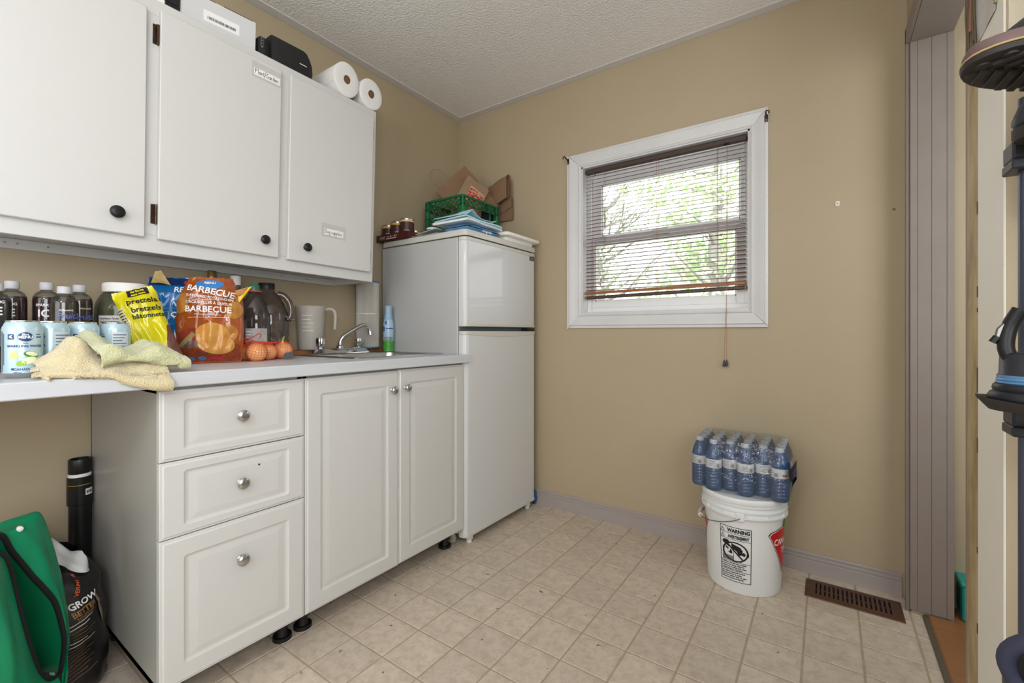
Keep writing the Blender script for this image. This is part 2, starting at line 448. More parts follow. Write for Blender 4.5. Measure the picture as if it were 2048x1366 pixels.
# baseboard with stepped top
def baseboard(name, x0, x1, y):
    prof = [(0, .0), (.013, 0), (.013, .052), (.010, .054), (.010, .058), (.0125, .060), (.0125, .066), (.007, .069), (.007, .073), (.0095, .075), (.0095, .080), (.004, .084), (0, .084)]
    b = B(); n = len(prof)
    b.add([(x0, y - t, z) for t, z in prof] + [(x1, y - t, z) for t, z in prof],
          [tuple(range(n)), tuple(reversed(range(n, 2 * n)))] + [(k, n + k, n + (k + 1) % n, (k + 1) % n) for k in range(n)])
    o = b.build(name, M_base, sharp=20, fix=True); o['kind'] = 'structure'; return o
baseboard('baseboard_back', 0.0, 2.2365, 0)

# ------------------------------------------------------------------ window
win = struct('window_1', (1.31, 0, 1.5))
def wpart(b, name, m, sharp=35, fix=False):
    o = b.build(name, m, win, sharp, fix); return ploc(o, win)
CX0, CX1, CZ0, CZ1 = .8116, 1.7962, 1.0235, 1.9794
def casing(p0, p1, d_in, inner):                          # mitred, stepped casing board between two inner corners
    prof = [(0, 0), (0, .010), (.010, .014), (.014, .0095), (.018, .0085), (.045, .012), (.066, .018), (.074, .019), (.078, .0135), (.083, .0125), (.094, .0125), (.094, 0)]
    p0 = Vector(p0); p1 = Vector(p1); u = (p1 - p0).normalized(); d = Vector(d_in); n = len(prof); b = B()
    wdt = inner; k = wdt / .094; V = []
    for base, s in ((p0, -1), (p1, 1)):
        for a, t in prof: V.append(tuple(base + d * a * k + u * s * a * .98 * k + Vector((0, -t, 0))))
    b.add(V, [tuple(range(n)), tuple(reversed(range(n, 2 * n)))] + [(i, n + i, n + (i + 1) % n, (i + 1) % n) for i in range(n)])
    return wpart(b, 'casing_board', M_trimwhite, 25, True)
ix0, ix1, iz0, iz1 = CX0 + .088, CX1 - .072, CZ0 + .076, CZ1 - .074
casing((ix0, 0, iz1), (ix1, 0, iz1), (0, 0, 1), .074); casing((ix0, 0, iz0), (ix1, 0, iz0), (0, 0, -1), .076)
casing((ix0, 0, iz0), (ix0, 0, iz1), (-1, 0, 0), .086); casing((ix1, 0, iz0), (ix1, 0, iz1), (1, 0, 0), .072)
b = B(); b.box(ix0 - .002, ix0 + .008, -.004, .12, iz0, iz1).box(ix1 - .008, ix1 + .002, -.004, .12, iz0, iz1)
b.box(ix0, ix1, -.004, .12, iz1 - .008, iz1 + .002).box(ix0, ix1, -.006, .12, iz0 - .002, iz0 + .010, .002)
wpart(b, 'jamb_liner', M_trimwhite)
b = B(); x0, x1, z0, z1 = ix0 + .008, ix1 - .008, iz0 + .010, iz1 - .008     # vinyl unit frame
b.box(x0, x0 + .022, .055, .118, z0, z1, .002).box(x1 - .022, x1, .055, .118, z0, z1, .002).box(x0, x1, .055, .118, z1 - .022, z1, .002).box(x0, x1, .05, .118, z0, z0 + .026, .003)
wpart(b, 'frame', M_vinyl)
def sash(name, x0, x1, z0, z1, gx0, gx1, gz0, gz1, y0, y1):
    b = B(); b.box(x0, gx0, y0, y1, z0, z1, .003).box(gx1, x1, y0, y1, z0, z1, .003).box(gx0, gx1, y0, y1, gz1, z1, .003).box(gx0, gx1, y0, y1, z0, gz0, .003)
    s_ = .006
    b.box(gx0, gx0 + s_, y0 + .008, y0 + .016, gz0, gz1).box(gx1 - s_, gx1, y0 + .008, y0 + .016, gz0, gz1).box(gx0, gx1, y0 + .008, y0 + .016, gz0, gz0 + s_).box(gx0, gx1, y0 + .008, y0 + .016, gz1 - s_, gz1)
    o = wpart(b, name, M_vinyl)
    g = B().box(gx0 - .003, gx1 + .003, y0 + .010, y0 + .014, gz0 - .003, gz1 + .003).build('pane', film('window_glass', opaque=0.0, gloss=.06, rough=.0), o)
    g.location = -win.location; return o
sash('upper_sash', x0 + .02, x1 - .02, 1.492, z1 - .02, .977, 1.672, 1.536, 1.816, .088, .114)
sash('lower_sash', x0 + .018, x1 - .018, z0 + .024, 1.522, .950, 1.660, 1.172, 1.482, .060, .086)
o = wpart(B().box(1.27, 1.35, .052, .062, 1.522, 1.532, .002), 'sash_lock', M_vinyl)

# outside: lawn and trees in the overcast daylight
x = B().box(-14, 16, 1.2, 30, -.9, -.6).build('ground', mat('lawn', (96, 128, 62), rough=.9, var=(3, .3, (70, 100, 46)))); x['kind'] = 'structure'
M_bark = mat('grey_bark', (172, 166, 158), rough=.9, var=(12, .3, (150, 144, 136)))
def leafmat(n, c):
    m = mat(n, c, rough=.6, rnd=.12); p = m.node_tree.nodes['Principled BSDF']; p.inputs['Transmission Weight'].default_value = .0
    return m
def tree(x, y, h, cr, n, col, label, seed, bare=False):
    r = random.Random(seed); t = thing('tree', label, 'tree', (x, y, -.6))
    b = B(); b.tube([(0, 0, 0), (.1, .05, h * .3), (.05, .0, h * .6), (.1, .1, h)], [.16, .13, .09, .02], 7)
    for k in range(26 if bare else 14):
        z = h * r.uniform(.22, .9); a = r.uniform(0, 2 * pi); l = cr * r.uniform(.6, 1.1) * (1.15 - z / h * .6)
        e = (cos(a) * l, sin(a) * l, z + l * r.uniform(.2, .8)); mid = (cos(a + .25) * l * .5, sin(a + .25) * l * .5, z + l * .2)
        b.tube([(.07, .04, z), mid, e], [.045, .03, .008], 5)
        if bare:
            for q in range(4):
                a2 = a + r.uniform(-.8, .8); f = r.uniform(.4, 1); s0 = Vector(mid).lerp(Vector(e), f); l2 = l * .5
                b.tube([s0, s0 + Vector((cos(a2) * l2 * .5, sin(a2) * l2 * .5, l2 * .3)), s0 + Vector((cos(a2) * l2, sin(a2) * l2, l2 * r.uniform(.3, .9)))], [.014, .01, .004], 4)
    b.build('trunk', M_bark, t)
    b = B()
    cl = [(cos(a) * cr * q, sin(a) * cr * q, h * zz) for a, q, zz in [(r.uniform(0, 6.28), r.uniform(.1, .95), r.uniform(.25, 1.02)) for _ in range(34)]]
    for k in range(n):
        c = Vector(r.choice(cl)); d = Vector((r.gauss(0, 1), r.gauss(0, 1), r.gauss(0, .8))) * cr * .17
        p = c + d; s_ = r.uniform(.05, .10); u = Vector((r.gauss(0, 1), r.gauss(0, 1), r.gauss(0, 1))).normalized(); w = u.orthogonal().normalized() * s_ * .55; u = u * s_
        b.add([p - u, p + w, p + u, p - w], [(0, 1, 2, 3)])
    o = b.build('foliage', leafmat('leaf_' + label.split()[0], col), t, sharp=None); o['kind'] = 'stuff'
tree(-2.7, 8.2, 5.6, 1.5, 1000, (206, 216, 188), 'thin grey branching tree seen through the left of the window', 3, True)  # leaf and bark colours are paled to paint in a washed-out haze
tree(-.7, 12.4, 7.0, 1.9, 2000, (216, 222, 198), 'pale distant tree in the middle of the window view', 5, True)
tree(.25, 6.6, 5.2, 1.35, 2300, (206, 222, 178), 'fresh green leafy tree seen through the right of the window', 8)
# ================================================================== CABINETS, COUNTER, FRIDGE
def panel_front(b, y0, y1, z0, z1, x0, ix, iz, th=.019, flat=False):
    """raised-panel thermofoil front, outside facing +x"""
    def R(i, j, h, r): return [(a, c, h) for a, c in rrect(y0 + i, y1 - i, z0 + j, z1 - j, r, 3)]
    rings = [R(0, 0, 0, .0005), R(0, 0, th - .006, .0005), R(.002, .002, th - .003, .001), R(.006, .006, th - .0028, .001), R(.009, .009, th, .001),
             R(ix, iz, th, .008), R(ix + .003, iz + .003, th - .0022, .007), R(ix + .007, iz + .006, th - .0042, .006), R(ix + .013, iz + .010, th - .0045, .003),
             R(ix + .015, iz + .0115, th - .0043, .002), R(ix + .033, iz + .026, th - .0008, .0015), R(ix + .034, iz + .027, th - .0008, .001)]
    return b.rings(rings, lambda a, c, h: (x0 + h, a, c))
def knob_bm(x, y, z, r=.0165, l=.026):
    b = B(); b.lathe([(0, l), (r * .35, l), (r * .75, l - .0015), (r * .97, l - .005), (r, l - .009), (r * .86, l - .013), (r * .5, l - .0155), (r * .42, .004), (r * .6, .001), (r * .6, 0)][::-1], 20, (x, y, z), 'x')
    return b
XB = .6212; YA, YB_, YC, YD = -1.8286, -1.4390, -1.0494, -.6608
TH = .019
def legs(root, ys, xs=(.10, .545)):
    for y in ys:
        for xx in xs:
            b = B(); b.lathe([(.018, .012), (.0285, .012), (.0295, .0), (.0295, 0)][::-1][1:] + [(.016, .02), (.014, .045), (.026, .046), (.026, .0785)], 16, (xx, y, 0))
            b.build('leg', M_black, root).location = -root.location
# three-drawer unit
dc = thing('drawer_cabinet', 'white three-drawer base cabinet with raised panels left of the sink cabinet', 'cabinet', (.31, (YA + YB_) / 2, 0))
def loc0(o, root): o.location = -root.location; return o
def carcass(root, y0, y1, z0=.0785, z1=.8585):
    b = B(); p = .016; x1 = XB - TH - .002
    b.box(.004, x1, y0, y0 + p, z0, z1, .0006).box(.004, x1, y1 - p, y1, z0, z1, .0006).box(.004, x1, y0, y1, z0, z0 + p).box(.004, .012, y0, y1, z0, z1).box(.1, x1, y0, y1, z1 - p, z1 - .001)
    return loc0(b.build('carcass', M_foilside, root), root)
carcass(dc, YA + .0015, YB_ - .0005)
for z0, z1 in ((.6665, .8500), (.4665, .6640), (.0805, .4640)):
    d = loc0(panel_front(B(), YA + .002, YB_ - .0015, z0, z1, XB - TH, .052, .026 if z1 - z0 < .25 else .050).build('drawer_front', M_foil, dc, 30), dc)
    zk = {.6665: .7614, .4665: .5674, .0805: .3477}[z0]
    k = knob_bm(XB - .001, -1.6338, zk).build('knob', M_nickel, d)
    if zk > .5 and zk < .6: B().lathe([(.003, 0), (.0028, .0006), (0, .0008)], 10, (XB - .0008, -1.583, .607), 'x').build('bolt_hole', M_dark, d)
legs(dc, (YA + .06, YB_ - .035))
# sink unit
sc = thing('sink_cabinet', 'white two-door base cabinet with raised panels under the sink', 'cabinet', (.31, -1.05, 0))
carcass(sc, YB_ + .0005, YD)
for y0, y1, ky, kz, dz in ((YB_ + .0015, YC - .0012, -1.0829, .7758, 0), (YC + .0012, YD, -1.0143, .7785, .0025)):
    d = loc0(panel_front(B(), y0, y1, .0805 + dz, .8500 + dz, XB - TH, .052, .054).build('door', M_foil, sc, 30), sc)
    knob_bm(XB - .001, ky, kz, .0150).build('knob', M_nickel, d)
legs(sc, (YB_ + .035, YD - .05))

# countertop with sink cut-out
CT, CB = .897, .8597; XC = .6432; CY1 = -.6403
FYS = -.6625
SX0, SX1, SY0, SY1 = .120, .505, -1.150, -.702
M_counter = mat('pale_laminate', raw=(.63, .65, .69), rough=.35, var=(5, .35, (198, 201, 206)), stretch=(10, 1, 10))
M_counter2 = M_counter
b = B()
b.box(.002, .6325, -2.85, SY0, CB, CT).box(.002, SX0, SY0, SY1, CB, CT).box(SX1, .6325, SY0, SY1, CB, CT).box(.002, .6325, SY1, FYS, CB, CT).box(.6325, XC, -2.85, CY1, CB, CT, .0025)
counter = b.build('countertop', M_counter); tag(counter, 'long pale laminate countertop with thick front edge over the base cabinets', 'countertop')
# sink
sk = thing('sink', 'stainless steel drop-in sink at the fridge end of the counter', 'sink', (.29, -.926, CT))
b = B(); zt = .0045
def SR(g, h, r): return [(a, c, h) for a, c in rrect(SX0 - .03 - g, SX1 + .012 + g, SY0 - .022 - g, SY1 + .022 + g, r, 5)]
def SI(g, h, r): return [(a, c, h) for a, c in rrect(SX0 + .052 + g, SX1 - .02 - g, SY0 + .02 + g, SY1 - .02 - g, r, 5)]
b.rings([SR(0, .0004, .02), SR(-.002, zt, .02), SR(-.012, zt + .0005, .02), SI(-.006, zt, .05), SI(0, zt - .003, .05), SI(.004, -.02, .05), SI(.01, -.15, .05), SI(.03, -.165, .05)], lambda a, c, h: (a, c, CT + h), cap0=False)
loc0(b.build('basin', M_steel, sk, 40), sk)
loc0(B().lathe([(.0, .001), (.03, .001), (.042, .004), (.044, .0005)][::-1], 20, (.31, -.926, CT - .1655)).build('drain', M_chrome, sk), sk)
# faucet
fc = thing('faucet', 'chrome two-handle kitchen faucet with angled swing spout behind the sink', 'faucet', (.122, -.972, CT + .005))
FX = .122; z0 = CT + .0052
b = B(); n0 = [(a, c, 0) for a, c in rrect(FX - .029, FX + .029, -1.112, -.826, .010, 3)]; n1 = [(a, c, .022) for a, c in rrect(FX - .019, FX + .017, -1.098, -.840, .008, 3)]
n2 = [(a, c, .024) for a, c in rrect(FX - .016, FX + .014, -1.095, -.843, .007, 3)]
b.rings([n0, [(a, c, .003) for a, c, h in n0], n1, n2], lambda a, c, h: (a, c, z0 + h)); loc0(b.build('deck_plate', M_chrome, fc, 30), fc)
for y in (-1.077, -.873):
    b = B(); prof = [(.011, .0), (.011, .006), (.0155, .008), (.0185, .016), (.0205, .03), (.0205, .042), (.018, .049), (.012, .051), (0, .051)]
    def flute(p, y=y):
        a = atan2(p.y - y, p.x - FX); k = 1 + .05 * cos(8 * a); return (FX + (p.x - FX) * k, y + (p.y - y) * k, p.z)
    b.lathe(prof, 48, (FX, y, z0 + .023), fn=flute); loc0(b.build('handle', M_chrome, fc, 50), fc)
ys = -.9754
b = B(); b.lathe([(.017, 0), (.017, .010), (.014, .014), (.0125, .016)], 18, (FX, ys, z0 + .023)); loc0(b.build('spout_collar', M_chrome, fc), fc)
pts = [Vector(p) for p in ((.122, -.9754, z0 + .028), (.123, -.9734, .957), (.127, -.9654, .974), (.132, -.950, .989), (.155, -.8887, 1.029), (.162, -.8681, 1.036), (.167, -.8544, 1.031), (.170, -.845, 1.016), (.171, -.8413, .999))]
def smooth(P, k=4):
    out = []; P = [Vector(p) for p in P]
    for i in range(len(P) - 1):
        p0, p1, p2, p3 = P[max(i - 1, 0)], P[i], P[i + 1], P[min(i + 2, len(P) - 1)]
        for j in range(k):
            t = j / k; out.append(.5 * (2 * p1 + (p2 - p0) * t + (2 * p0 - 5 * p1 + 4 * p2 - p3) * t * t + (3 * p1 - p0 - 3 * p2 + p3) * t ** 3))
    return out + [P[-1]]
b = B(); b.tube(smooth(pts), .0092, 14); loc0(b.build('spout', M_chrome, fc, 60), fc)
b = B(); b.tube([pts[-1] + Vector((-.0003, 0, .006)), pts[-1] + Vector((.0005, .0005, -.011))], .0116, 14); loc0(b.build('aerator', M_chrome, fc, 40), fc)
# wooden ledge behind the sink
o = B().box(.003, .088, -1.24, -.668, CT, .919, .003).build('wood_ledge', M_wood); tag(o, 'orange-brown wooden board lying along the wall behind the faucet', 'board')

# ------------------------------------------------------------------ wall cabinet (old, its face leans a little)
UZ0, UZ1 = 1.2396, 2.0136
def US(x, y, z): return ((x / .3) * (.3 + .0354 * (z - 1.4)) if x < .3 else x + .0354 * (z - 1.4), y, z - .0197 * (y + 1.4))
uc = thing('wall_cabinet', 'long white painted wall cabinet with three flat doors above the counter', 'cabinet', (.15, -1.7, 1.24))
UY0, UY1 = -2.9, -.924
b = B(); f = .002
b.box(f, .281, UY0, UY1, 1.268, 1.286, 0, fn=US).box(f, .281, UY0, UY1, UZ1 - .018, UZ1 - .0008, 0, fn=US).box(f, .281, UY1 - .018, UY1, UZ0 + .0, UZ1 - .001, .0006, fn=US).box(f, .281, UY0, UY0 + .018, UZ0, UZ1, 0, fn=US)
b.box(f, .006, UY0, UY1, 1.28, UZ1 - .01, 0, fn=US).box(.006, .28, -1.763, -1.745, 1.28, 2.0, fn=US).box(.006, .28, -1.355, -1.337, 1.28, 2.0, fn=US)
loc0(b.build('carcass', M_white_uc, uc), uc)
b = B()
b.box(.281, .3, UY0, UY1, UZ0, 1.2935, .0012, fn=US).box(.281, .3, UY0, UY1, 1.965, UZ1, .0012, fn=US)
for y0, y1 in ((-1.778, -1.728), (-1.378, -1.322), (-.964, UY1)): b.box(.281, .3, y0, y1, 1.2935, 1.965, .0008, fn=US)
loc0(b.build('face_frame', M_white_uc, uc), uc)
b = B(); b.box(.0015, .021, UY0, -.931, 1.2376, 1.2675, .001, fn=US)
loc0(b.build('mounting_rail', M_white_uc, uc), uc)
for y in (-2.02, -1.995, -1.93, -1.2, -1.08): loc0(B().lathe([(.0028, .0), (.0028, .0012)], 8, (.0205, y, 1.254 - .0197 * (y + 1.4)), 'x').build('screw', M_nickel, uc), uc)

M_brass = mat('aged_brass_hinge', (88, 66, 48), rough=.4, metal=.8, var=(80, .2, (40, 32, 26)))
def hinge(door, y, z):
    b = B(); b.box(.3005, .3025, y - .014, y - .001, z - .03, z + .03, .0006, fn=US)
    for k in range(3): b.lathe([(.0, -.0105), (.0045, -.0105), (.0045, .0095), (0, .0095)], 10, (.3055, y - .002, z - .02 + k * .02), fn=lambda p: US(*p))
    for k in (-.018, .018): b.lathe([(.0035, 0), (.0035, .0015), (0, .002)], 8, (.3025, y - .009, z + k), 'x', fn=lambda p: US(*p))
    o = b.build('hinge', M_brass, door)
M_tape = film('clear_tape', body=(230, 228, 220), opaque=.07, gloss=.03, rough=.35)
def udoor(y0, y1, z0, z1, ky, kz, kr=.0165):
    b = B(); b.box(.3, .3185, y0, y1, z0, z1, .0022, fn=US)
    d = loc0(b.build('door', M_white_uc, uc), uc)
    kx = US(.3185, ky, kz)
    b = B(); b.lathe([(.009, 0), (.0075, .003), (.0065, .010), (.008, .013), (kr, .0165), (kr, .020), (kr * .8, .0235), (kr * .4, .025), (0, .025)], 24, kx, 'x')
    b.build('knob', M_blackmetal, d)
    return d
d1 = udoor(-2.43, -1.7709, 1.2816, 1.968, -1.839, 1.3389, .0178)
d2 = udoor(-1.7373, -1.3657, 1.2816, 1.979, -1.4225, 1.3371)
d3 = udoor(-1.3302, -.9499, 1.2816, 1.980, -1.2600, 1.3376)
hinge(d2, -1.7385, 1.9066); hinge(d2, -1.7385, 1.3591)
def hinge_r(door, y, z):
    b = B(); b.box(.3005, .302, y, y + .012, z - .022, z + .022, .0005, fn=US)
    b.lathe([(0, -.02), (.0035, -.02), (.0035, .02), (0, .02)], 10, (.3045, y + .001, z), fn=lambda p: US(*p))
    b.build('hinge', M_brass, door)
hinge_r(d3, -.9495, 1.9065); hinge_r(d3, -.9495, 1.3543)
# hand-written paper notes taped to two doors
HW = {'P': [[(0, 0), (0, 1), (.45, .95), (.5, .65), (0, .5)]], 'l': [[(.1, 0), (.1, 1)]], 'a': [[(.4, .45), (.15, .5), (0, .2), (.15, 0), (.4, .15), (.4, .5), (.42, 0)]],
      'n': [[(0, .5), (0, 0), (0, .35), (.2, .5), (.38, .4), (.4, 0)]], 't': [[(.15, .8), (.15, .05), (.3, 0)], [(0, .5), (.32, .52)]], '/': [[(-.1, -.3), (.35, 1.15)]],
      'G': [[(.55, .85), (.3, 1), (.02, .6), (.1, .1), (.4, 0), (.6, .35), (.35, .38)]], 'r': [[(0, .5), (0, 0), (0, .35), (.2, .52), (.3, .46)]],
      'd': [[(.4, .45), (.15, .5), (0, .2), (.15, 0), (.4, .15)], [(.42, 1), (.42, 0)]], 'e': [[(0, .28), (.36, .32), (.3, .5), (.1, .45), (0, .2), (.15, 0), (.38, .08)]],
      'D': [[(0, 1), (0, 0), (.4, .1), (.55, .55), (.35, .95), (-.08, 1)]], 'o': [[(.2, .5), (0, .25), (.15, 0), (.38, .2), (.2, .5)]],
      'g': [[(.4, .45), (.15, .5), (0, .25), (.15, .03), (.4, .2)], [(.42, .5), (.42, -.3), (.15, -.42), (0, -.25)]], 's': [[(.35, .45), (.1, .48), (.1, .28), (.33, .2), (.25, 0), (0, .04)]],
      'u': [[(0, .5), (.02, .1), (.2, 0), (.38, .15), (.4, .5), (.42, 0)]], 'p': [[(0, .5), (0, -.4)], [(0, .42), (.3, .5), (.4, .2), (.2, 0), (0, .1)]], 'i': [[(.08, .48), (.08, 0)], [(.08, .68), (.09, .7)]], ' ': []}
def handwriting(s, h, adv=.62):
    out = []; x = 0
    for ch in s:
        for l in HW[ch]: out.append([((x + a) * h, b_ * h) for a, b_ in l])
        x += {'l': .34, 'i': .34, 't': .45, '/': .55, 'G': .78, 'P': .66, 'D': .75, ' ': .35, 'r': .45}.get(ch, .6)
    return out, x * h
def note(door, yc, zc, w, h, txt, th, tw, thh):
    X = .3188
    b = B(); b.box(X, X + .0002, yc - tw / 2, yc + tw / 2, zc - thh / 2 + .006, zc + thh / 2 + .006, 0, fn=US); b.build('tape', M_tape, door)
    b = B(); b.box(X + .0003, X + .0007, yc - w / 2, yc + w / 2, zc - h / 2, zc + h / 2, 0, fn=US); b.build('paper_note', M_paper, door)
    ls, L_ = handwriting(txt, th); sc_ = (w * .90) / L_
    st = strokes([[(a * sc_ - w * .45, c - th * .4) for a, c in l] for l in ls], .0014)
    b = B(); b.tri2d(st, lambda a, c: US(X + .001, yc + a, zc + c - a * .02)); b.build('handwriting', M_ink, door)
note(d2, -1.419, 1.930, .092, .026, 'Plant/Garden', .0165, .105, .055)
note(d3, -1.137, 1.419, .088, .026, 'Dog supplies', .0155, .112, .056)

# ------------------------------------------------------------------ refrigerator
M_fr = mat('gloss_white_enamel', raw=(.65, .66, .66), rough=.1, spec=.42, bump=(14, .03, .004))
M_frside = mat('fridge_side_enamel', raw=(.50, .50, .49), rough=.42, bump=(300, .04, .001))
M_frtrim = mat('ivory_fridge_trim', raw=(.60, .59, .53), rough=.35)
M_gasket = mat('grey_gasket', (96, 104, 106), rough=.7)
fg = thing('refrigerator', 'white top-freezer refrigerator standing in the corner beside the window', 'refrigerator', (.32, -.352, 0))
FY0, FY1, FXD, FXB = -.6601, -.0451, .630, .575
b = B(); b.box(.03, FXB, FY0 + .004, FY1 - .004, .045, 1.452, .004); loc0(b.build('body', M_frside, fg), fg)
def top_lid():
    b = B(); r = [(0, .0), (.0, .024), (.003, .0285), (.008, .030)]
    rings = []
    for g, h in r:
        rings.append([(a, c, h) for a, c in rrect(.028 + g, FXD + .004 - g, FY0 - .002 + g, FY1 + .002 - g, .028, 5)])
    return b.rings(rings, lambda a, c, h: (a, c, 1.4555 + h))
loc0(top_lid().build('top_cover', M_frtrim, fg, 30), fg)
def fdoor(z0, z1, name):
    """door slab with rounded vertical edges: profile in (x,y) extruded in z"""
    xb = FXB + .012; R_ = .028; pr_ = [(xb, FY0), (FXD - R_, FY0)]
    for k in range(1, 7):
        a = pi / 2 * k / 6; pr_.append((FXD - R_ + R_ * sin(a), FY0 + R_ - R_ * cos(a)))
    for k in range(0, 7):
        a = pi / 2 * k / 6; pr_.append((FXD - R_ + R_ * cos(a), FY1 - R_ + R_ * sin(a)))
    pr_ += [(xb, FY1)]
    n = len(pr_); zs = [(z0, .004), (z0 + .004, 0), (z1 - .004, 0), (z1, .004)]
    b = B()
    def ring(z, g): return [(min(x_, FXD - g) if x_ > xb + .001 else x_, max(FY0 + g, min(FY1 - g, y_)), z) for x_, y_ in pr_]
    b.rings([ring(z, g) for z, g in zs], lambda x_, y_, z: (x_, y_, z)); return loc0(b.build(name, M_fr, fg, 40), fg)
ZD = 1.0095
fd = fdoor(ZD + .019, 1.449, 'freezer_door'); rd = fdoor(.0384, ZD - .004, 'fridge_door')
b = B(); b.box(FXB - .001, FXB + .012, FY0 + .012, FY1 - .012, .06, 1.445); loc0(b.build('gasket', M_gasket, fg), fg)
# ivory end caps at the door edges
def endcap(z0, z1, parent, sag):
    b = B(); N_ = 17; R_ = .028
    def pt(i):
        s_ = i / (N_ - 1); return s_
    path = [(FXD - .040, FY0)] + [(FXD - R_ + R_ * sin(pi / 2 * k / 5), FY0 + R_ - R_ * cos(pi / 2 * k / 5)) for k in range(6)] + [(FXD, FY0 + R_ + (FY1 - FY0 - 2 * R_) * k / 8) for k in range(1, 8)] + [(FXD - R_ + R_ * cos(pi / 2 * k / 5), FY1 - R_ + R_ * sin(pi / 2 * k / 5)) for k in range(6)]
    n = len(path); V = []; F = []
    for i, (x_, y_) in enumerate(path):
        s_ = (y_ - FY0) / (FY1 - FY0); d = sag * sin(pi * min(max((s_ - .05) / .95, 0), 1))
        nx = x_ - (FXD - .05); ny = y_ - (FY0 + FY1) / 2; e = .0022
        ox = e if x_ > FXD - R_ * .6 else e * .5; oy = -e if y_ < FY0 + R_ * .5 else (e if y_ > FY1 - R_ * .5 else 0)
        V += [(x_ + ox, y_ + oy, z0 - (d if sag > 0 else 0)), (x_ + ox, y_ + oy, z1), (x_, y_, z1 + .001), (x_ - .001, y_, z0 - (d if sag > 0 else 0) - .002)]
    for i in range(n - 1):
        a = i * 4; c = a + 4
        F += [(a, c, c + 1, a + 1), (a + 1, c + 1, c + 2, a + 2), (a + 3, c + 3, c, a)]
    b.add(V, F); b.build('end_cap', M_frtrim, parent, 30, fix=True)
endcap(ZD + .020, ZD + .031, fd, 0); endcap(1.434, 1.4485, fd, 0); endcap(ZD - .020, ZD - .0045, rd, .012); endcap(.0395, .050, rd, 0)
b = B(); b.prism(rrect(-.023, .023, -.0115, .0115, .005, 3), 0, .0022, lambda a, c, h: (FXD + h, -.0905 + a, 1.418 + c)); b.build('badge', mat('dark_grey_badge', (92, 92, 92), rough=.3, metal=.7), fd)
b = B()
for s_ in (-.004, .002): b.box(FXD + .0022, FXD + .0026, -.106, -.074, 1.418 + s_, 1.4198 + s_)
b.build('badge_print', mat('badge_silver_print', (176, 176, 176), rough=.4, metal=.6), fd)
b = B(); b.box(.58, .628, FY1 - .085, FY1 - .01, ZD - .001, ZD + .014, .001); loc0(b.build('hinge', mat('hinge_black', (34, 31, 27), rough=.6), fg), fg)
for y in (FY0 + .055, FY1 - .055):
    b = B(); b.box(.592, .616, y - .012, y + .018, .010, .046, .003).lathe([(.013, 0), (.013, .012)], 14, (.604, y, 0)); loc0(b.build('foot', mat('white_plastic_foot', (222, 222, 220), rough=.5), fg), fg)
for y in (FY0 + .06, FY1 - .06):
    b = B(); b.lathe([(.016, 0), (.016, .05)], 12, (.12, y, 0)); loc0(b.build('foot', M_black, fg), fg)
b = B(); b.box(.50, .57, FY0 - .022, FY0 - .004, .030, .075, .003); b.lathe([(.017, .0), (.018, .012), (.016, .03)], 14, (.535, FY0 + .015, 0))
loc0(b.build('drain_pan', mat('beige_plastic', (176, 166, 146), rough=.5), fg), fg)
# ================================================================== WINDOW BLIND AND WALL BITS
M_slat = mat('brown_slat', (104, 72, 54), rough=.35)
M_rail = mat('dark_brown_rail', (74, 58, 50), rough=.4)
M_orail = mat('orange_brown_slat', (150, 92, 52), rough=.35)
M_cord = mat('terracotta_cord', (168, 112, 92), rough=.7)
bl = thing('window_blind', 'brown slatted venetian blind hanging open inside the white window frame', 'blind', (1.31, .03, 1.89))
BX0, BX1 = .912, 1.708
o = loc0(B().box(BX0, BX1, .016, .044, 1.870, 1.893, .003).build('headrail', M_rail, bl), bl)
def slat_mesh():
    b = B(); n = 5; w = .0125; L2 = (BX1 - BX0) / 2 - .003
    pr_ = [(-w + 2 * w * k / n, .0022 * (1 - (2 * k / n - 1) ** 2)) for k in range(n + 1)]
    pr_ = pr_ + [(a, c - .0007) for a, c in reversed(pr_)]; m = len(pr_)
    b.add([(-L2, a, c) for a, c in pr_] + [(L2, a, c) for a, c in pr_], [tuple(reversed(range(m))), tuple(range(m, 2 * m))] + [(k, (k + 1) % m, m + (k + 1) % m, m + k) for k in range(m)])
    return b.mesh('slat', M_slat, 50)
SMESH = slat_mesh(); NS = 32
for k in range(NS):
    z = 1.857 - k * (1.857 - 1.232) / (NS - 1); o = bpy.data.objects.new('slat', SMESH); COL.objects.link(o); o.parent = bl
    o.location = (0, 0, z - 1.89); o.rotation_euler = (radians(19), radians(-.25 * k / NS), 0)
def tilted(b, name, m):
    o = b.build(name, m, bl); o.location = (0, 0, 1.20 - 1.89); o.rotation_euler = (0, radians(-1.0), 0); return o
b = B(); b.box(BX0 - 1.31 + .003, BX1 - 1.31 - .003, -.016, .004, .0125, .026, .0008); o = b.build('bottom_slat', M_orail, bl); o.location = (0, 0, 1.20 - 1.89); o.rotation_euler = (0, radians(-.7), 0)
tilted(B().box(BX0 - 1.31, BX1 - 1.31, -.012, .012, -.012, .005, .004), 'bottom_rail', M_rail)
for xx in (BX0 - 1.31 - .001, BX1 - 1.31 - .009): tilted(B().box(xx, xx + .010, -.0135, .0135, -.0135, .0065, .004), 'end_cap', mat('yellowed_plastic', (150, 132, 84), rough=.5))
for xx in (1.02, 1.305, 1.585):
    for yy in (.017, .043):
        loc0(B().tube([(xx, yy, 1.872), (xx, yy, 1.20)], .0006, 5).build('ladder_cord', M_cord, bl), bl)
for xx, yy in ((1.02, .030), (1.585, .030)):
    loc0(B().tube([(xx, yy, 1.872), (xx, yy, 1.20)], .0007, 5).build('lift_cord', M_cord, bl), bl)
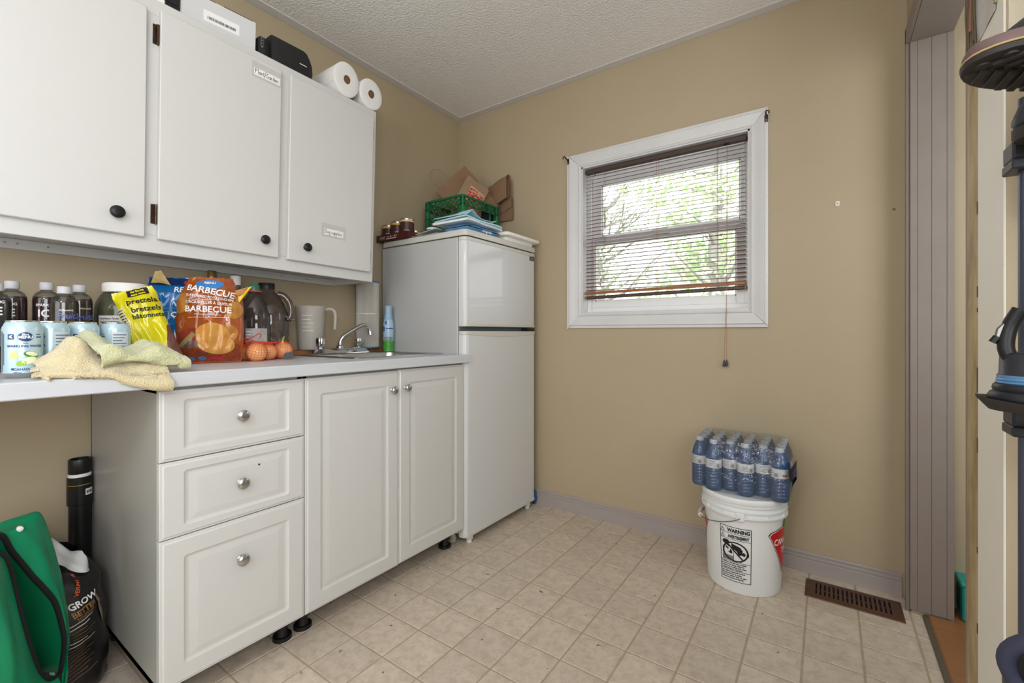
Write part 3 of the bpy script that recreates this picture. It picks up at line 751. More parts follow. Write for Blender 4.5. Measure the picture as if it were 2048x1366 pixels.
# pull cords with tassels, wand hook
for x0_, x1_, zt_ in ((1.6285, 1.6215, .872), (1.631, 1.632, .874)):
    loc0(B().tube([(x0_, .012, 1.872), (x0_, .006, 1.5), (x0_ + .0005, -.016, 1.10), ((x0_ + x1_) / 2, -.022, .98), (x1_, -.0185, zt_)], .0008, 5).build('pull_cord', M_cord, bl), bl)
    loc0(B().lathe([(.0022, .0), (.0035, -.006), (.0068, -.026), (.0066, -.030), (0, -.030)], 12, (x1_, -.0185, zt_ + .002)).build('tassel', mat('grey_tassel', (62, 60, 60), rough=.5), bl), bl)
loc0(B().box(1.614, 1.636, .008, .018, 1.862, 1.872, .002).build('cord_lock', M_dark, bl), bl)
loc0(B().tube([(.975, .014, 1.872), (.975, .010, 1.862), (.974, .009, 1.852)], .0022, 8).build('tilter', M_black, bl), bl)
loc0(B().tube([(.962, .010, 1.858), (.958, .008, 1.62), (.956, .008, 1.118)], .0011, 6).build('tilt_cord', mat('tilt_cord', (120, 84, 66), rough=.5), bl), bl)
# curtain-rod brackets on the casing corners
M_bronze = mat('dark_bronze', (84, 62, 44), rough=.4, metal=.7)
for x_, z_, side, lab in ((1.790, 1.930, 1, 'small bronze curtain rod bracket on the top right window casing corner'), (.8245, 1.952, -1, 'small bronze curtain rod bracket on the top left window casing corner')):
    t = thing('curtain_bracket', lab, 'bracket', (x_, -.017, z_), group='curtain rod brackets')
    B().box(-.006, .006, -.003, .001, -.016, .014, .001).build('plate', M_bronze, t)
    B().tube([(0, -.002, .004), (0, -.026, .008), (.001 * side, -.036, .012), (.004 * side, -.038, .016), (.012 * side, -.036, .014), (.013 * side, -.035, .004)], .0034, 8).build('hook', M_bronze, t)
    B().lathe([(.0025, 0), (.0025, .002), (0, .003)], 8, (0, -.003, -.01), 'y', fn=lambda p: (p.x, -.003 - abs(p.y + .003), p.z)).build('screw', M_nickel, t)
t = thing('wall_hook', 'small white hook stuck on the bare tan wall right of the window', 'hook', (2.04, -.0005, 1.52)); t.scale = (.75, .75, .75)
B().prism(rrect(-.010, .010, -.012, .014, .006, 4), 0, .003, lambda a, c, h: (a, -h, c)).build('base_plate', M_whiteprint, t)
B().tube([(0, -.002, .004), (.002, -.014, .0), (.004, -.020, -.004), (.008, -.022, .004)], [.005, .005, .0045, .003], 8).build('hook', M_whiteprint, t)

# ================================================================== ON TOP OF THE WALL CABINET
def utop(x, y): return UZ1 - .0197 * (y + 1.4) - .0004
SL = -.0197
# white carton with barcode
t = thing('white_box', 'white cardboard carton with barcode label on top of the wall cabinet', 'box', (.1735, -1.535, utop(0, -1.535)), rotz=radians(7) * -1)
t.rotation_euler = (SL, 0, radians(-6.0))
bw, bd, bh = .112, .095, .128
B().box(-bd, bd, -bw, bw, 0, bh, .001).build('carton', mat('white_carton', (208, 208, 208), rough=.45), t)
b = B(); b.box(bd - .03, bd - .001, -bw - .003, -bw, .004, bh - .03, .0006).prism([(bd - .03, .004), (bd - .001, .004), (bd - .001, bh), (bd - .016, bh - .004), (bd - .03, bh - .03)], 0, .002, lambda a, c, h: (a, -bw - .004 + h, c)); b.build('end_flap', mat('white_carton_edge', (214, 212, 208), rough=.6), t)
b = B(); b.box(bd - .0025, bd + .0004, -bw + .12, bw - .012, bh - .0002, bh + .0016).box(bd - .0025, bd + .0004, -bw, -bw + .095, bh - .0002, bh + .0016); b.build('seam', mat('brown_card_edge', (84, 60, 44), rough=.8), t)
b = B(); b.box(bd, bd + .0004, -.052, .058, .050, .088); b.build('address_label', mat('label_paper', (236, 236, 234), rough=.6), t)
b = B(); y = -.040; r = random.Random(4)
while y < .046:
    w = r.choice([.0006, .0012, .0018, .0024]); b.box(bd + .0005, bd + .0007, y, y + w, .060, .070); y += w + r.choice([.0008, .0012, .002])
b.build('barcode', M_ink, t)
b = B(); b.tri2d(at2(text2d('HW', .012, .02), .086, .010), lambda a, c: (bd + .0006, a, c)); b.build('lettering', M_ink, t)
# black speaker lying on the cabinet
t = thing('speaker', 'black portable loudspeaker with rounded end between the carton and paper towels', 'speaker', (.185, -1.305, utop(0, -1.305) + .0005)); t.rotation_euler = (SL, 0, 0)
def spk(y0, y1, rt, rb, name, m, x0=-.10, x1=.095, z1=.124):
    poly = [(y0, 0), (y1 - .004, 0)] + [(y1, .02), (y1 + .004, .045), (y1 + .001, .075), (y1 - .010, .100)] + [(y1 - .022, z1 - .006), (y1 - .036, z1), (y0, z1 - .004)]
    b = B(); n = len(poly)
    def sc(g): 
        cy = sum(p[0] for p in poly) / n; cz = .06
        return [(a + (cy - a) * g, c + (cz - c) * g) for a, c in poly]
    R = [[(a, c, x0) for a, c in sc(.06)], [(a, c, x0 + .012) for a, c in poly], [(a, c, x1 - .010) for a, c in poly], [(a, c, x1 - .002) for a, c in sc(.03)], [(a, c, x1) for a, c in sc(.08)]]
    b.rings(R, lambda a, c, h: (h, a, c)); return b.build(name, m, t, 40)
M_spk = mat('black_speaker_shell', (30, 29, 31), rough=.55)
spk(-.07, .094, 0, 0, 'shell', M_spk)
b = B(); b.box(-.085, .078, -.108, -.068, 0, .105, .008); b.build('control_end', mat('charcoal_plastic', (40, 40, 42), rough=.6), t)
b = B(); b.prism(rrect(-.103, -.094, .058, .096, .003, 3), 0, .002, lambda a, c, h: (.079 + h, a, c)); b.build('control_panel', mat('panel_outline', (120, 122, 124), rough=.4), t)
for k in range(3): B().box(.0812, .0825, -.1015, -.0955, .063 + k * .011, .071 + k * .011, .001).build('button', M_black, t)
b = B(); b.prism(rrect(-.086, -.073, .034, .098, .006, 4), 0, .001, lambda a, c, h: (.0785 + h, a, c)); b.build('handle_slot', M_dark, t)
b = B(); b.box(.0952, .0962, .040, .070, .062, .0645); b.build('logo_bar', M_whiteprint, t)
# paper towels lying with their ends forward
M_towel = mat('paper_towel', (226, 225, 222), rough=.95, bump=(140, .5, .002))
M_core = mat('cardboard_core', (112, 80, 56), rough=.9)
def towel_roll(y, rz, ry, x0, x1, lab):
    t = thing('paper_towel_roll', lab, 'paper towel', (0, y, utop(0, y) + rz), group='paper towel rolls on the wall cabinet'); t.rotation_euler = (SL, 0, 0)
    b = B(); n = 40; x1o = x1
    def ring(x, k): return [(x, ry * k * cos(2 * pi * i / n), rz * k * sin(2 * pi * i / n)) for i in range(n)]
    b.rings([ring(x0, .26), ring(x0, .97), ring(x0 + .004, 1), ring(x1 - .004, 1), ring(x1 - .001, .985), ring(x1, .95), ring(x1, .60), ring(x1 - .0005, .255), ring(x1 - .02, .25)], lambda a, c, h: (a, c, h), cap1=False)
    b.build('paper', M_towel, t, 50)
    b = B(); n = 24
    def ring(x, k): return [(x, .0155 * k * cos(2 * pi * i / n) * (1 + .1 * sin(4 * pi * i / n)), .0185 * k * sin(2 * pi * i / n)) for i in range(n)]
    b.rings([ring(x1 - .0005, 1.0), ring(x1 + .0004, 1.0), ring(x1 + .0004, .9), ring(x0 + .01, .9), ring(x0 + .01, .1)], lambda a, c, h: (a, c, h)); b.build('core', M_core, t, 50)
    b = B(); b.box(x0 + .004, x1 - .004, -.012, .0, -.0, .0015); o = b.build('loose_edge', M_towel, t); o.location = (0, -ry * .93, -rz * .33); o.rotation_euler = (radians(115), 0, 0)
towel_roll(-1.0783, .0735, .0605, .055, .325, 'larger white paper towel roll beside the black loudspeaker')
towel_roll(-.9535, .0675, .0605, .055, .325, 'paper towel roll at the far end of the wall cabinet top')
# dark case and small things at the left of the carton
t = thing('black_case', 'black case lying left of the white carton on the wall cabinet', 'case', (.17, -1.74, utop(0, -1.74) + .0005)); t.rotation_euler = (SL, 0, 0)
B().box(-.13, .09, -.075, .082, 0, .11, .008).build('shell', M_black, t)
B().box(.089, .093, -.06, .07, .05, .056, .001).build('seam', M_spk, t)
B().box(.06, .092, -.02, .02, .108, .118, .004).build('handle', M_spk, t)
t = thing('power_adapter', 'small white plug adapter at the edge of the wall cabinet near the black case', 'adapter', (.285, -1.728, utop(0, -1.728) + .0005)); t.rotation_euler = (SL, 0, 0)
B().box(-.02, .02, -.018, .012, 0, .026, .004).build('body', M_whiteprint, t)
B().box(-.004, .001, .012, .026, .012, .0145, .0004).build('prong', M_nickel, t)

# ================================================================== ON TOP OF THE FRIDGE
FT = 1.4855
M_tray = mat('maroon_card', (84, 34, 30), rough=.5)
t = thing('food_tray', 'maroon cardboard tray holding dog food cans on the back of the fridge', 'tray', (.13, -.585, FT))
b = B(); x0_, x1_, y0_, y1_, hh = -.118, .120, -.093, .105, .034
b.box(x0_, x1_, y0_, y1_, .0003, .002).box(x0_, x1_, y0_, y0_ + .0015, 0, hh).box(x0_, x1_, y1_ - .0015, y1_, 0, hh).box(x0_, x0_ + .0015, y0_, y1_, 0, hh).box(x1_ - .0015, x1_, y0_, y1_, 0, hh)
b.build('tray', M_tray, t)
M_tp = mat('tray_print', (206, 186, 176), rough=.6)
b = B(); b.tri2d(at2(text2d('ONE', .020, .0), -.070, .010), lambda a, c: (a, y0_ - .0005, c))
b.tri2d(at2(text2d('Purina', .006), -.012, .020), lambda a, c: (a, y0_ - .0005, c)) if False else None
b.tri2d(refine([rrect(-.040, .040, .007, .0125, .001)], None), lambda a, c: (a, y0_ - .0005, c))
b.tri2d(refine([ell(-.004, .020, .005, .005), ell(.028, .021, .005, .005), rrect(-.036, -.014, .018, .021, .0008), rrect(.006, .014, .018, .021, .0008), rrect(.037, .047, .019, .022, .0008)], None), lambda a, c: (a, y0_ - .0005, c))
b.build('lettering', M_tp, t, sharp=None)
M_tin = mat('bright_tin', (206, 204, 200), rough=.25, metal=1)
M_canlab = mat('dark_brown_can_label', (66, 40, 36), rough=.4)
def cyl_fn(cx, cy, r, phi0, z0=0.0):
    return lambda a, c: (cx + r * cos(phi0 + a / r), cy + r * sin(phi0 + a / r), z0 + c)
def facing(x, y): return atan2(CAM.y - y, CAM.x - x)
def food_can(x, y, r, h, z, lab, band=(222, 186, 128), grp='dog food cans on the fridge', top=(208, 208, 206)):
    t = thing('food_can', lab, 'can', (x, y, z), group=grp); n = 24
    B().lathe([(r * .96, 0), (r, .002), (r, .004), (r * .985, .006), (r * .985, h - .006), (r, h - .004), (r, h - .001), (r * .97, h), (r * .95, h - .003), (0, h - .003)], n, cap=True).build('tin', M_tin, t, 50)
    B().lathe([(r * .988, .006), (r * .99, .006), (r * .99, h - .018), (r * .988, h - .018)], n, cap=False).build('label', M_canlab, t, 50)
    B().lathe([(r * .988, h - .018), (r * .991, h - .018), (r * .991, h - .007), (r * .988, h - .007)], n, cap=False).build('label_band', mat('can_band_%d' % band[0], band, rough=.4), t, 50)
    f = cyl_fn(0, 0, r * .995, facing(x, y)); b = B(); rr_ = random.Random(int(x * 1000))
    for q in range(4): b.tri2d(refine([rrect(-.018 + rr_.uniform(0, .006), .006 + rr_.uniform(0, .010), .014 + q * .0085, .017 + q * .0085, .0006)], .006), f)
    b.tri2d(refine([ell(.018, .026, .006, .009)], .006), f)
    b.build('label_print', mat('can_print', (190, 176, 172), rough=.5), t, 50)
zt = FT + .0022
food_can(.055, -.633, .0355, .088, zt, 'dog food can nearest the wall in the maroon tray', (196, 160, 110))
food_can(.128, -.633, .0355, .097, zt, 'middle dog food can with gold band in the maroon tray', (206, 160, 60))
c3 = None
food_can(.2015, -.633, .0365, .104, zt, 'dog food can with a picture label nearest the blue pads in the tray', (214, 178, 130))
food_can(.170, -.545, .036, .060, zt, 'short dog food tin standing behind the tall cans in the tray', (206, 160, 110))
food_can(.245, -.497, .034, .066, zt + .001, 'low food tin half hidden behind the folded white sheets', (186, 150, 100)) if False else food_can(.092, -.55, .036, .058, zt, 'short dog food tin by the wall behind the tall cans', (186, 150, 100))
# small tubs peeking over the sheets
for x_, y_, hh_, lab in ((.292, -.535, .066, 'low round food tub with pale lid left of the folded blue pads'), (.345, -.465, .078, 'round food tub with pale lid directly behind the folded blue pads')):
    t = thing('food_tub', lab, 'tub', (x_, y_, FT), group='food tubs behind the blue pads')
    B().lathe([(.026, 0), (.030, hh_ - .010), (.032, hh_ - .009)], 22).build('cup', mat('tub_brown', (150, 108, 66), rough=.4), t)
    B().lathe([(.033, hh_ - .010), (.034, hh_ - .008), (.034, hh_ - .002), (.031, hh_), (0, hh_)], 22).build('lid', M_whiteprint, t)

# green milk crate
CRX0, CRX1, CRY0, CRY1, CRZ, CRH = .095, .387, -.404, -.073, FT, .267
M_crate = mat('green_crate_plastic', (22, 104, 62), rough=.45)
t = thing('milk_crate', 'green plastic milk crate standing on the fridge in the corner', 'crate', ((CRX0 + CRX1) / 2, (CRY0 + CRY1) / 2, CRZ))
w2, d2 = (CRX1 - CRX0) / 2, (CRY1 - CRY0) / 2
def bar(b, p, q, r, f):
    """flat bar between 2-D points in a wall plane"""
    (a0, c0), (a1, c1) = p, q; L_ = sqrt((a1 - a0) ** 2 + (c1 - c0) ** 2); nx, ny = -(c1 - c0) / L_ * r, (a1 - a0) / L_ * r
    b.prism([(a0 + nx, c0 + ny), (a0 - nx, c0 - ny), (a1 - nx, c1 - ny), (a1 + nx, c1 + ny)], 0, .005, f)
def crate_wall(L2, f, name):
    b = B(); h = CRH
    b.prism([(-L2, .0), (L2, 0), (L2, .02), (-L2, .02)], -.002, .006, f)
    b.prism([(-L2, h - .012), (L2, h - .012), (L2, h), (-L2, h)], -.003, .007, f)
    for z in (.045, .105, .165, .215): bar(b, (-L2, z), (L2, z), .0028, f)
    n = 7
    for k in range(n + 1):
        a = -L2 + 2 * L2 * k / n; bar(b, (a, .215), (a, h - .01), .002, f)
        if k < n:
            a2 = a + 2 * L2 / n; bar(b, (a, .217), (a2, h - .012), .0018, f); bar(b, (a2, .217), (a, h - .012), .0018, f)
    m = 6
    for k in range(m):
        a = -L2 + 2 * L2 * (k + .5) / m; hw = L2 / m * .8
        if name == 'side_grip' and k in (2, 3): zt_ = .165
        else: zt_ = .215
        bar(b, (a - hw, .02), (a, zt_), .0028, f); bar(b, (a + hw, .02), (a, zt_), .0028, f)
        if k % 2 == 0: bar(b, (a, .02), (a, .11), .002, f)
    return b.build('lattice_wall', M_crate, t, 30, fix=True)
crate_wall(w2 - .012, lambda a, c, h: (a, -d2 + h, c), 'side_grip'); crate_wall(w2 - .012, lambda a, c, h: (a, d2 - h, c), 'side_grip')
crate_wall(d2 - .012, lambda a, c, h: (w2 - h, a, c), 'side_grip'); crate_wall(d2 - .012, lambda a, c, h: (-w2 + h, a, c), 'side_grip')
for sx_ in (-1, 1):
    for sy_ in (-1, 1):
        b = B(); x_, y_ = sx_ * (w2 - .013), sy_ * (d2 - .013); b.box(x_ - .013, x_ + .013, y_ - .013, y_ + .013, 0, CRH + .002, .004)
        for z in (.055, .11, .165, .22): b.box(x_ - .0145, x_ + .0145, y_ - .0145, y_ + .0145, z, z + .004, .001)
        b.build('corner_post', M_crate, t)
b = B()
for k in range(9): b.box(-w2 + .01, w2 - .01, -d2 + .01 + k * (2 * d2 - .02) / 8 - .004, -d2 + .01 + k * (2 * d2 - .02) / 8 + .004, .003, .008)
for k in range(8): b.box(-w2 + .01 + k * (2 * w2 - .02) / 7 - .004, -w2 + .01 + k * (2 * w2 - .02) / 7 + .004, -d2 + .01, d2 - .01, .003, .008)
b.build('floor_grid', M_crate, t)

# paper bags in the crate
M_kraft = mat('kraft_paper', (146, 116, 88), rough=.85, var=(6, .35, (124, 96, 72)), bump=(20, .15, .004))
M_kraft2 = mat('kraft_paper_pale', (158, 130, 102), rough=.85, var=(8, .3, (138, 112, 86)), bump=(18, .15, .004))
def frame_axes(n):
    n = Vector(n).normalized(); up = Vector((0, 0, 1)); up = (up - n * up.dot(n)).normalized(); r = up.cross(n).normalized(); return r, up, n
def flat_bag(name, lab, c, nrm, tilt, w, h, d, m, puff=.012, grp='brown paper bags in the crate', cat='paper bag', seed=1):
    """paper bag: open top edge with a zig-zag gusset, faces slightly bulged"""
    r, u, n = frame_axes(nrm); R = Matrix((r, u, n)).transposed()
    t = thing(name, lab, cat, c, group=grp)
    ct, st_ = cos(tilt), sin(tilt)
    def F(a, b_, h_):
        a2, b2 = a * ct - b_ * st_, a * st_ + b_ * ct
        return R @ Vector((a2, b2, h_))
    def side(s):
        def f(u_, v_):
            a = (u_ - .5) * w; b_ = (v_ - .5) * h; e = min(1, 6 * min(u_, 1 - u_)); k = (1 - .75 * v_)
            hh_ = s * (d / 2 * (.25 + .75 * k) * (.55 + .45 * e) + puff * sin(pi * u_) * sin(pi * v_) * .6 + .006 * nz(a * 14 + seed, b_ * 14, s * 3.0))
            return F(a, b_, hh_)
        return f
    b = B(); N_ = 14; b.grid(side(1), N_, N_); b.grid(lambda u_, v_: side(-1)(1 - u_, v_), N_, N_)
    f1, f2 = side(1), side(-1)
    for e in (0, 1):
        def gus(u_, v_, e=e):
            p, q = Vector(f1(e, v_)), Vector(f2(e, v_)); k = 1 - abs(2 * u_ - 1)
            m_ = p.lerp(q, u_); inn = R @ Vector(((1 if e == 0 else -1) * .35 * d * k * ct, (1 if e == 0 else -1) * .35 * d * k * st_, 0)); return m_ + inn
        b.grid(gus, 5, N_)
    b.grid(lambda u_, v_: Vector(f1(u_, 0)).lerp(Vector(f2(u_, 0)), v_), N_, 3)
    b.build('paper', m, t, 30)
    return t, F, f1
t, F, f1 = flat_bag('paper_bag', 'large brown kraft bag with string handle leaning cornerwise in the green crate', (.262, -.215, 1.790), (.86, -.5, 0), radians(46), .245, .30, .06, M_kraft, seed=3)
B().tube(smooth([F(-.085, .150, -.014), F(-.088, .195, -.02), F(-.075, .235, -.02), F(-.045, .252, -.02), F(-.014, .235, -.02), F(0, .195, -.02), F(.0, .150, -.014)]), .0016, 6).build('string_handle', mat('paper_string', (142, 112, 70), rough=.8), t)
t, F, f1 = flat_bag('paper_bag', 'smaller brown bag with red printed label in front of the crate contents', (.315, -.255, 1.775), (.9, -.43, .05), radians(-28), .15, .22, .045, M_kraft2, seed=6)
b = B(); b.tri2d(refine([[(-.035, -.035), (.068, -.035), (.068, .062), (-.035, .062)]], .02), lambda a, c: Vector(f1(a / .15 + .5, c / .22 + .5)) + Vector((.9, -.43, .05)) * .0015); b.build('printed_label', mat('tan_label', (190, 160, 130), rough=.7), t)
b = B(); r = random.Random(12)
for k in range(46):
    a, c = r.uniform(-.03, .060), r.uniform(-.030, .050); s_ = r.uniform(.003, .008)
    b.tri2d(refine([ell(a, c, s_ * 1.5, s_ * .7, 7, r.uniform(0, 3))], None), lambda a, c: Vector(f1(min(1, max(0, a / .15 + .5)), c / .22 + .5)) + Vector((.9, -.43, .05)) * .0028)
b.build('red_print', mat('red_print', (186, 30, 32), rough=.6), t, sharp=None)
# rolled bag hanging over the crate's edge beside the wall
t = thing('paper_bag', 'rolled-down brown paper bag hanging between the crate and the window wall', 'paper bag', (.362, -.045, 1.695), group='brown paper bags in the crate')
b = B()
pathp = [(-.018, -.03), (-.020, .06), (-.016, .14), (.004, .158), (.030, .150), (.036, .10), (.034, .03), (.028, .018), (.012, .030), (.006, .08), (.004, .125), (.012, .130), (.022, .120), (.024, .08)]
pathp = [(p[0], p[1]) for p in smooth([(a, c, 0) for a, c in pathp], 3)]
def rolled(u_, v_):
    i = v_ * (len(pathp) - 1); k = min(int(i), len(pathp) - 2); f = i - k
    a = pathp[k][0] + (pathp[k + 1][0] - pathp[k][0]) * f; c = pathp[k][1] + (pathp[k + 1][1] - pathp[k][1]) * f
    s_ = (u_ - .5) * .165
    return (.012 + s_ * .93 + .0, -a * .95 - .004 * sin(3 * u_) + s_ * -.10, c + .006 * nz(u_ * 4, v_ * 5, 2) + (u_ - .5) * .045 + .065)
b.grid(rolled, 10, len(pathp)); b.build('paper', M_kraft, t, 40)
b = B(); b.grid(lambda u_, v_: (.020 + (u_ - .5) * .14, .020, -.025 + v_ * .13 + .01), 4, 4); b.grid(lambda u_, v_: (.020 + (.5 - u_) * .14, .026, -.025 + v_ * .13 + .01), 4, 4)
b.build('bag_bottom', M_kraft, t)
# dark cloth in the crate
t = thing('cloth_bag', 'black cloth bag stuffed in the right side of the green crate', 'bag', (.30, -.135, FT + .012))
b = B()
def cl(u_, v_):
    a = 2 * pi * u_; k = sin(pi * min(v_, .98)) ** .35; r_ = .052 * k * (1 + .18 * nz(cos(a) * 2, sin(a) * 2, v_ * 4))
    return (r_ * cos(a) * 1.2, r_ * sin(a) * .9 + .01 * sin(3 * v_), v_ * .30)
b.grid(cl, 18, 14, cu=True); b.build('cloth', mat('black_cloth', (18, 18, 22), rough=.9), t)
# stack of folded blue pads with a wipes packet beneath
M_pad = mat('pale_blue_pad', (164, 208, 220), rough=.6, var=(10, .3, (186, 222, 230)))
M_padw = mat('white_pad_side', (222, 226, 226), rough=.7)
def sheet(b, f, th, n=12, m=8, mi=0):
    b.grid(lambda u_, v_: f(u_, v_), n, m, mi=mi)
    b.grid(lambda u_, v_: (Vector(f(1 - u_, v_)) - Vector((0, 0, th))), n, m, mi=mi)
    for e in (0, 1):
        b.grid(lambda u_, v_, e=e: Vector(f(e, v_)) - Vector((0, 0, th * (u_ if e else 1 - u_))), 2, m, mi=mi)
        b.grid(lambda u_, v_, e=e: Vector(f(u_, e)) - Vector((0, 0, th * (v_ if not e else 1 - v_))), n, 2, mi=mi)
t = thing('wipes_packet', 'blue plastic wipes packet with white lettering at the front edge of the fridge top', 'packet', (.53, -.50, FT))
def pk(s):
    def f(u_, v_):
        e = (max(0, 1 - (2 * u_ - 1) ** 4) * max(0, 1 - (2 * v_ - 1) ** 4)) ** .6
        return ((u_ - .5) * .17, (v_ - .5) * .262, .021 + s * (.002 + .0185 * e) + .002 * nz(u_ * 6, v_ * 9, s))
    return f
b = B(); b.grid(pk(1), 12, 18); b.grid(lambda u_, v_: pk(-1)(1 - u_, v_), 12, 18); b.build('film', mat('blue_plastic_film', (84, 152, 206), rough=.25, var=(14, .2, (130, 184, 222))), t, 60)
b = B(); b.tri2d(at2(text2d('wipes', .034, .03, shear=.2), .02, -.010, 0), lambda a, c: (.0845 - .3 * max(0, c + .004), a, .018 + c * .7)); b.build('lettering', M_whiteprint, t)
def pad(name, lab, z, x0, x1, y0, y1, rot, fz, m=M_pad, th=.006, grp='folded pads on the fridge', cat='pad', layers=1):
    t = thing(name, lab, cat, ((x0 + x1) / 2, (y0 + y1) / 2, z), rotz=rot, group=grp); b = B(); w, d = x1 - x0, y1 - y0
    sheet(b, lambda u_, v_: ((u_ - .5) * w, (v_ - .5) * d, th + fz(u_, v_)), th); b.build('sheet', m, t, 50); return t
pad('paper_sheet', 'glossy dark and white leaflet sticking out left of the blue pads', FT + .0005, .262, .44, -.655, -.47, .04, lambda u_, v_: .002 + .004 * v_ + .002 * nz(u_ * 4, v_ * 4, 9), mat('leaflet_paper', (66, 92, 100), rough=.3, var=(9, .12, (214, 216, 214))), .002, 'papers under the blue pads', 'leaflet')
pad('paper_sheet', 'white leaflet lying on the dark one beside the blue pads', FT + .009, .285, .44, -.652, -.49, -.08, lambda u_, v_: .004 + .012 * u_ + .003 * nz(u_ * 4, v_ * 4, 5), mat('white_leaflet', (216, 218, 220), rough=.4), .002, 'papers under the blue pads', 'leaflet')
pad('folded_pad', 'white-edged folded pad at the bottom of the pale blue stack', FT + .040, .40, .622, -.645, -.36, .03, lambda u_, v_: .004 + .002 * sin(9 * v_) - .012 * max(0, v_ - .6), M_padw, .011)
pad('folded_pad', 'middle pale blue folded pad of the stack on the fridge', FT + .055, .41, .628, -.640, -.375, -.05, lambda u_, v_: .004 + .003 * sin(7 * v_ + 2 * u_) - .010 * v_, M_pad, .007)
pad('folded_pad', 'topmost pale blue pad curling up above the stack on the fridge', FT + .067, .405, .615, -.645, -.40, .09, lambda u_, v_: .003 + .034 * (max(0, 1 - abs(v_ - .16) / .2)) ** 1.3 * (.4 + .6 * u_) + .034 * max(0, v_ - .62) ** 1.2 * (1 + .5 * sin(14 * v_)) + .004 * nz(u_ * 5, v_ * 5, 1), M_pad, .003)
# white lid over the front corner
t = thing('plastic_lid', 'white plastic container lid overhanging the front right corner of the fridge', 'lid', (.53, -.185, FT))
b = B()
def LR(g, h, r_): return [(a, c, h) for a, c in rrect(-.115 - g, .118 + g, -.168 - g, .158 + g, r_, 5)]
b.rings([LR(-.03, 0, .02), LR(-.028, .018, .02), LR(-.006, .022, .02), LR(0, .024, .022), LR(.002, .034, .022), LR(0, .040, .022), LR(-.006, .042, .02)], lambda a, c, h: (a, c, h)); b.build('lid', M_whiteprint, t, 35)
# ================================================================== ON THE COUNTER
def wrapfn(r, phi0, zoff=0.0): return lambda a, c: (r * cos(phi0 + a / r), r * sin(phi0 + a / r), zoff + c)
# drink cans
M_canblue = mat('pale_blue_can', (184, 210, 220), rough=.25, metal=.2)
M_alu = mat('bare_aluminium', (208, 208, 206), rough=.22, metal=1)
M_navy = mat('navy_print', (24, 70, 120), rough=.35); M_greyprint = mat('grey_print', (96, 110, 128), rough=.5)
M_lime = mat('lime_print', (150, 190, 40), rough=.4); M_dgreen = mat('green_print', (64, 132, 50), rough=.4); M_limew = mat('lime_flesh_print', (226, 234, 190), rough=.4); M_lemon = mat('lemon_print', (226, 220, 120), rough=.4)
def drink_can(x, y, turn, lab, h=.130):
    t = thing('drink_can', lab, 'can', (x, y, CT), group='sparkling water cans at the counter end'); r = .033; n = 32
    B().lathe([(0, .004), (.022, .003), (.0245, 0), (.026, .0015), (.0285, .006), (.0325, .012)], n, cap=False).build('base', M_alu, t, 60)
    B().lathe([(.0325, .012), (r, .016), (r, h - .020), (.0325, h - .016), (.0285, h - .006), (.027, h - .0035)], n, cap=False).build('body', M_canblue, t, 60)
    B().lathe([(.027, h - .0035), (.0276, h - .001), (.0270, h), (.0255, h - .001), (.024, h - .007), (0, h - .007)], n, cap=False).build('lid', M_alu, t, 60)
    ph = facing(x, y) + turn; f = wrapfn(r + .0004, ph)
    T = lambda s, sz, dx, dy, bo=.02: at2(text2d(s, sz, bo, maxlen=.006), dx, dy)
    b = B(); b.tri2d(refine([ell(0, .093, .0125, .0105), rrect(-.029, -.018, .087, .099, .001), rrect(.018, .030, .091, .0935, .0005), rrect(.018, .028, .0975, .099, .0005)], .006), f); b.build('emblem', M_navy, t, 60)
    f2 = wrapfn(r + .0008, ph)
    b = B(); b.tri2d(T('MENU', .0085, 0, .0895, .04), f2); b.tri2d(T('Blue', .0065, 0, .0965), f2); b.tri2d(refine([[(-.026, .095), (-.0205, .0975), (-.0225, .093), (-.0195, .089), (-.0265, .091)]], .005), f2); b.build('emblem_lettering', M_whiteprint, t, 60)
    b = B(); b.tri2d(T('SPARKLING WATER', .0068, 0, .070, .04), f); b.tri2d(T('lime', .0045, 0, .0775), f); b.tri2d(T('CANADA', .0068, -.004, .018, .03), f); b.tri2d(T('355 mL', .0045, -.012, .0115), f)
    b.tri2d(refine([ell(-.020, .021, .0035, .003, 5)], None), f); b.build('lettering', M_navy, t, 60)
    b = B(); b.tri2d(refine([ell(.010, .053, .0135, .0065, 18, 0, -.25)], .006), f); b.build('lime_slice', M_dgreen, t, 60)
    b = B(); b.tri2d(refine([ell(.011, .0545, .011, .0045, 18, 0, -.25), ell(.006, .040, .013, .0075, 18, 0, .35)], .006), f2); b.build('lime_flesh', M_limew, t, 60)
    b = B(); b.tri2d(refine([ell(-.006, .034, .009, .006, 14, 0, .3)], .006), f2); b.build('lime_peel', M_lime, t, 60)
    b = B(); b.tri2d(refine([ell(-.018, .052, .008, .007, 14, 0, -.5)], .006), f); b.build('lemon_wedge', M_lemon, t, 60)
    b = B(); b.tri2d(refine([rrect(.045, .082, .02, .104, .001)], .008), f); b.build('nutrition_panel', mat('panel_pale', (206, 216, 222), rough=.4), t, 60)
    b = B()
    for k in range(9): b.tri2d(refine([rrect(.048, .078 - (k % 3) * .005, .095 - k * .0078, .0975 - k * .0078, .0004)], .008), f2)
    b.tri2d(refine([rrect(-.047, -.043, .015, .105, .0006), rrect(-.041, -.038, .03, .1, .0006)], .01), f); b.build('small_print', M_greyprint, t, 60)
    return t
drink_can(.500, -2.047, .12, 'large pale blue sparkling water can nearest the camera, left of the towels')
drink_can(.450, -1.993, -1.2, 'second pale blue can from the left, showing its side panel')
drink_can(.410, -1.928, .30, 'third pale blue can, with its blue emblem half hidden by the towels')
drink_can(.390, -1.858, -1.55, 'rightmost pale blue can, nutrition panel facing out, in front of the pickle jar')
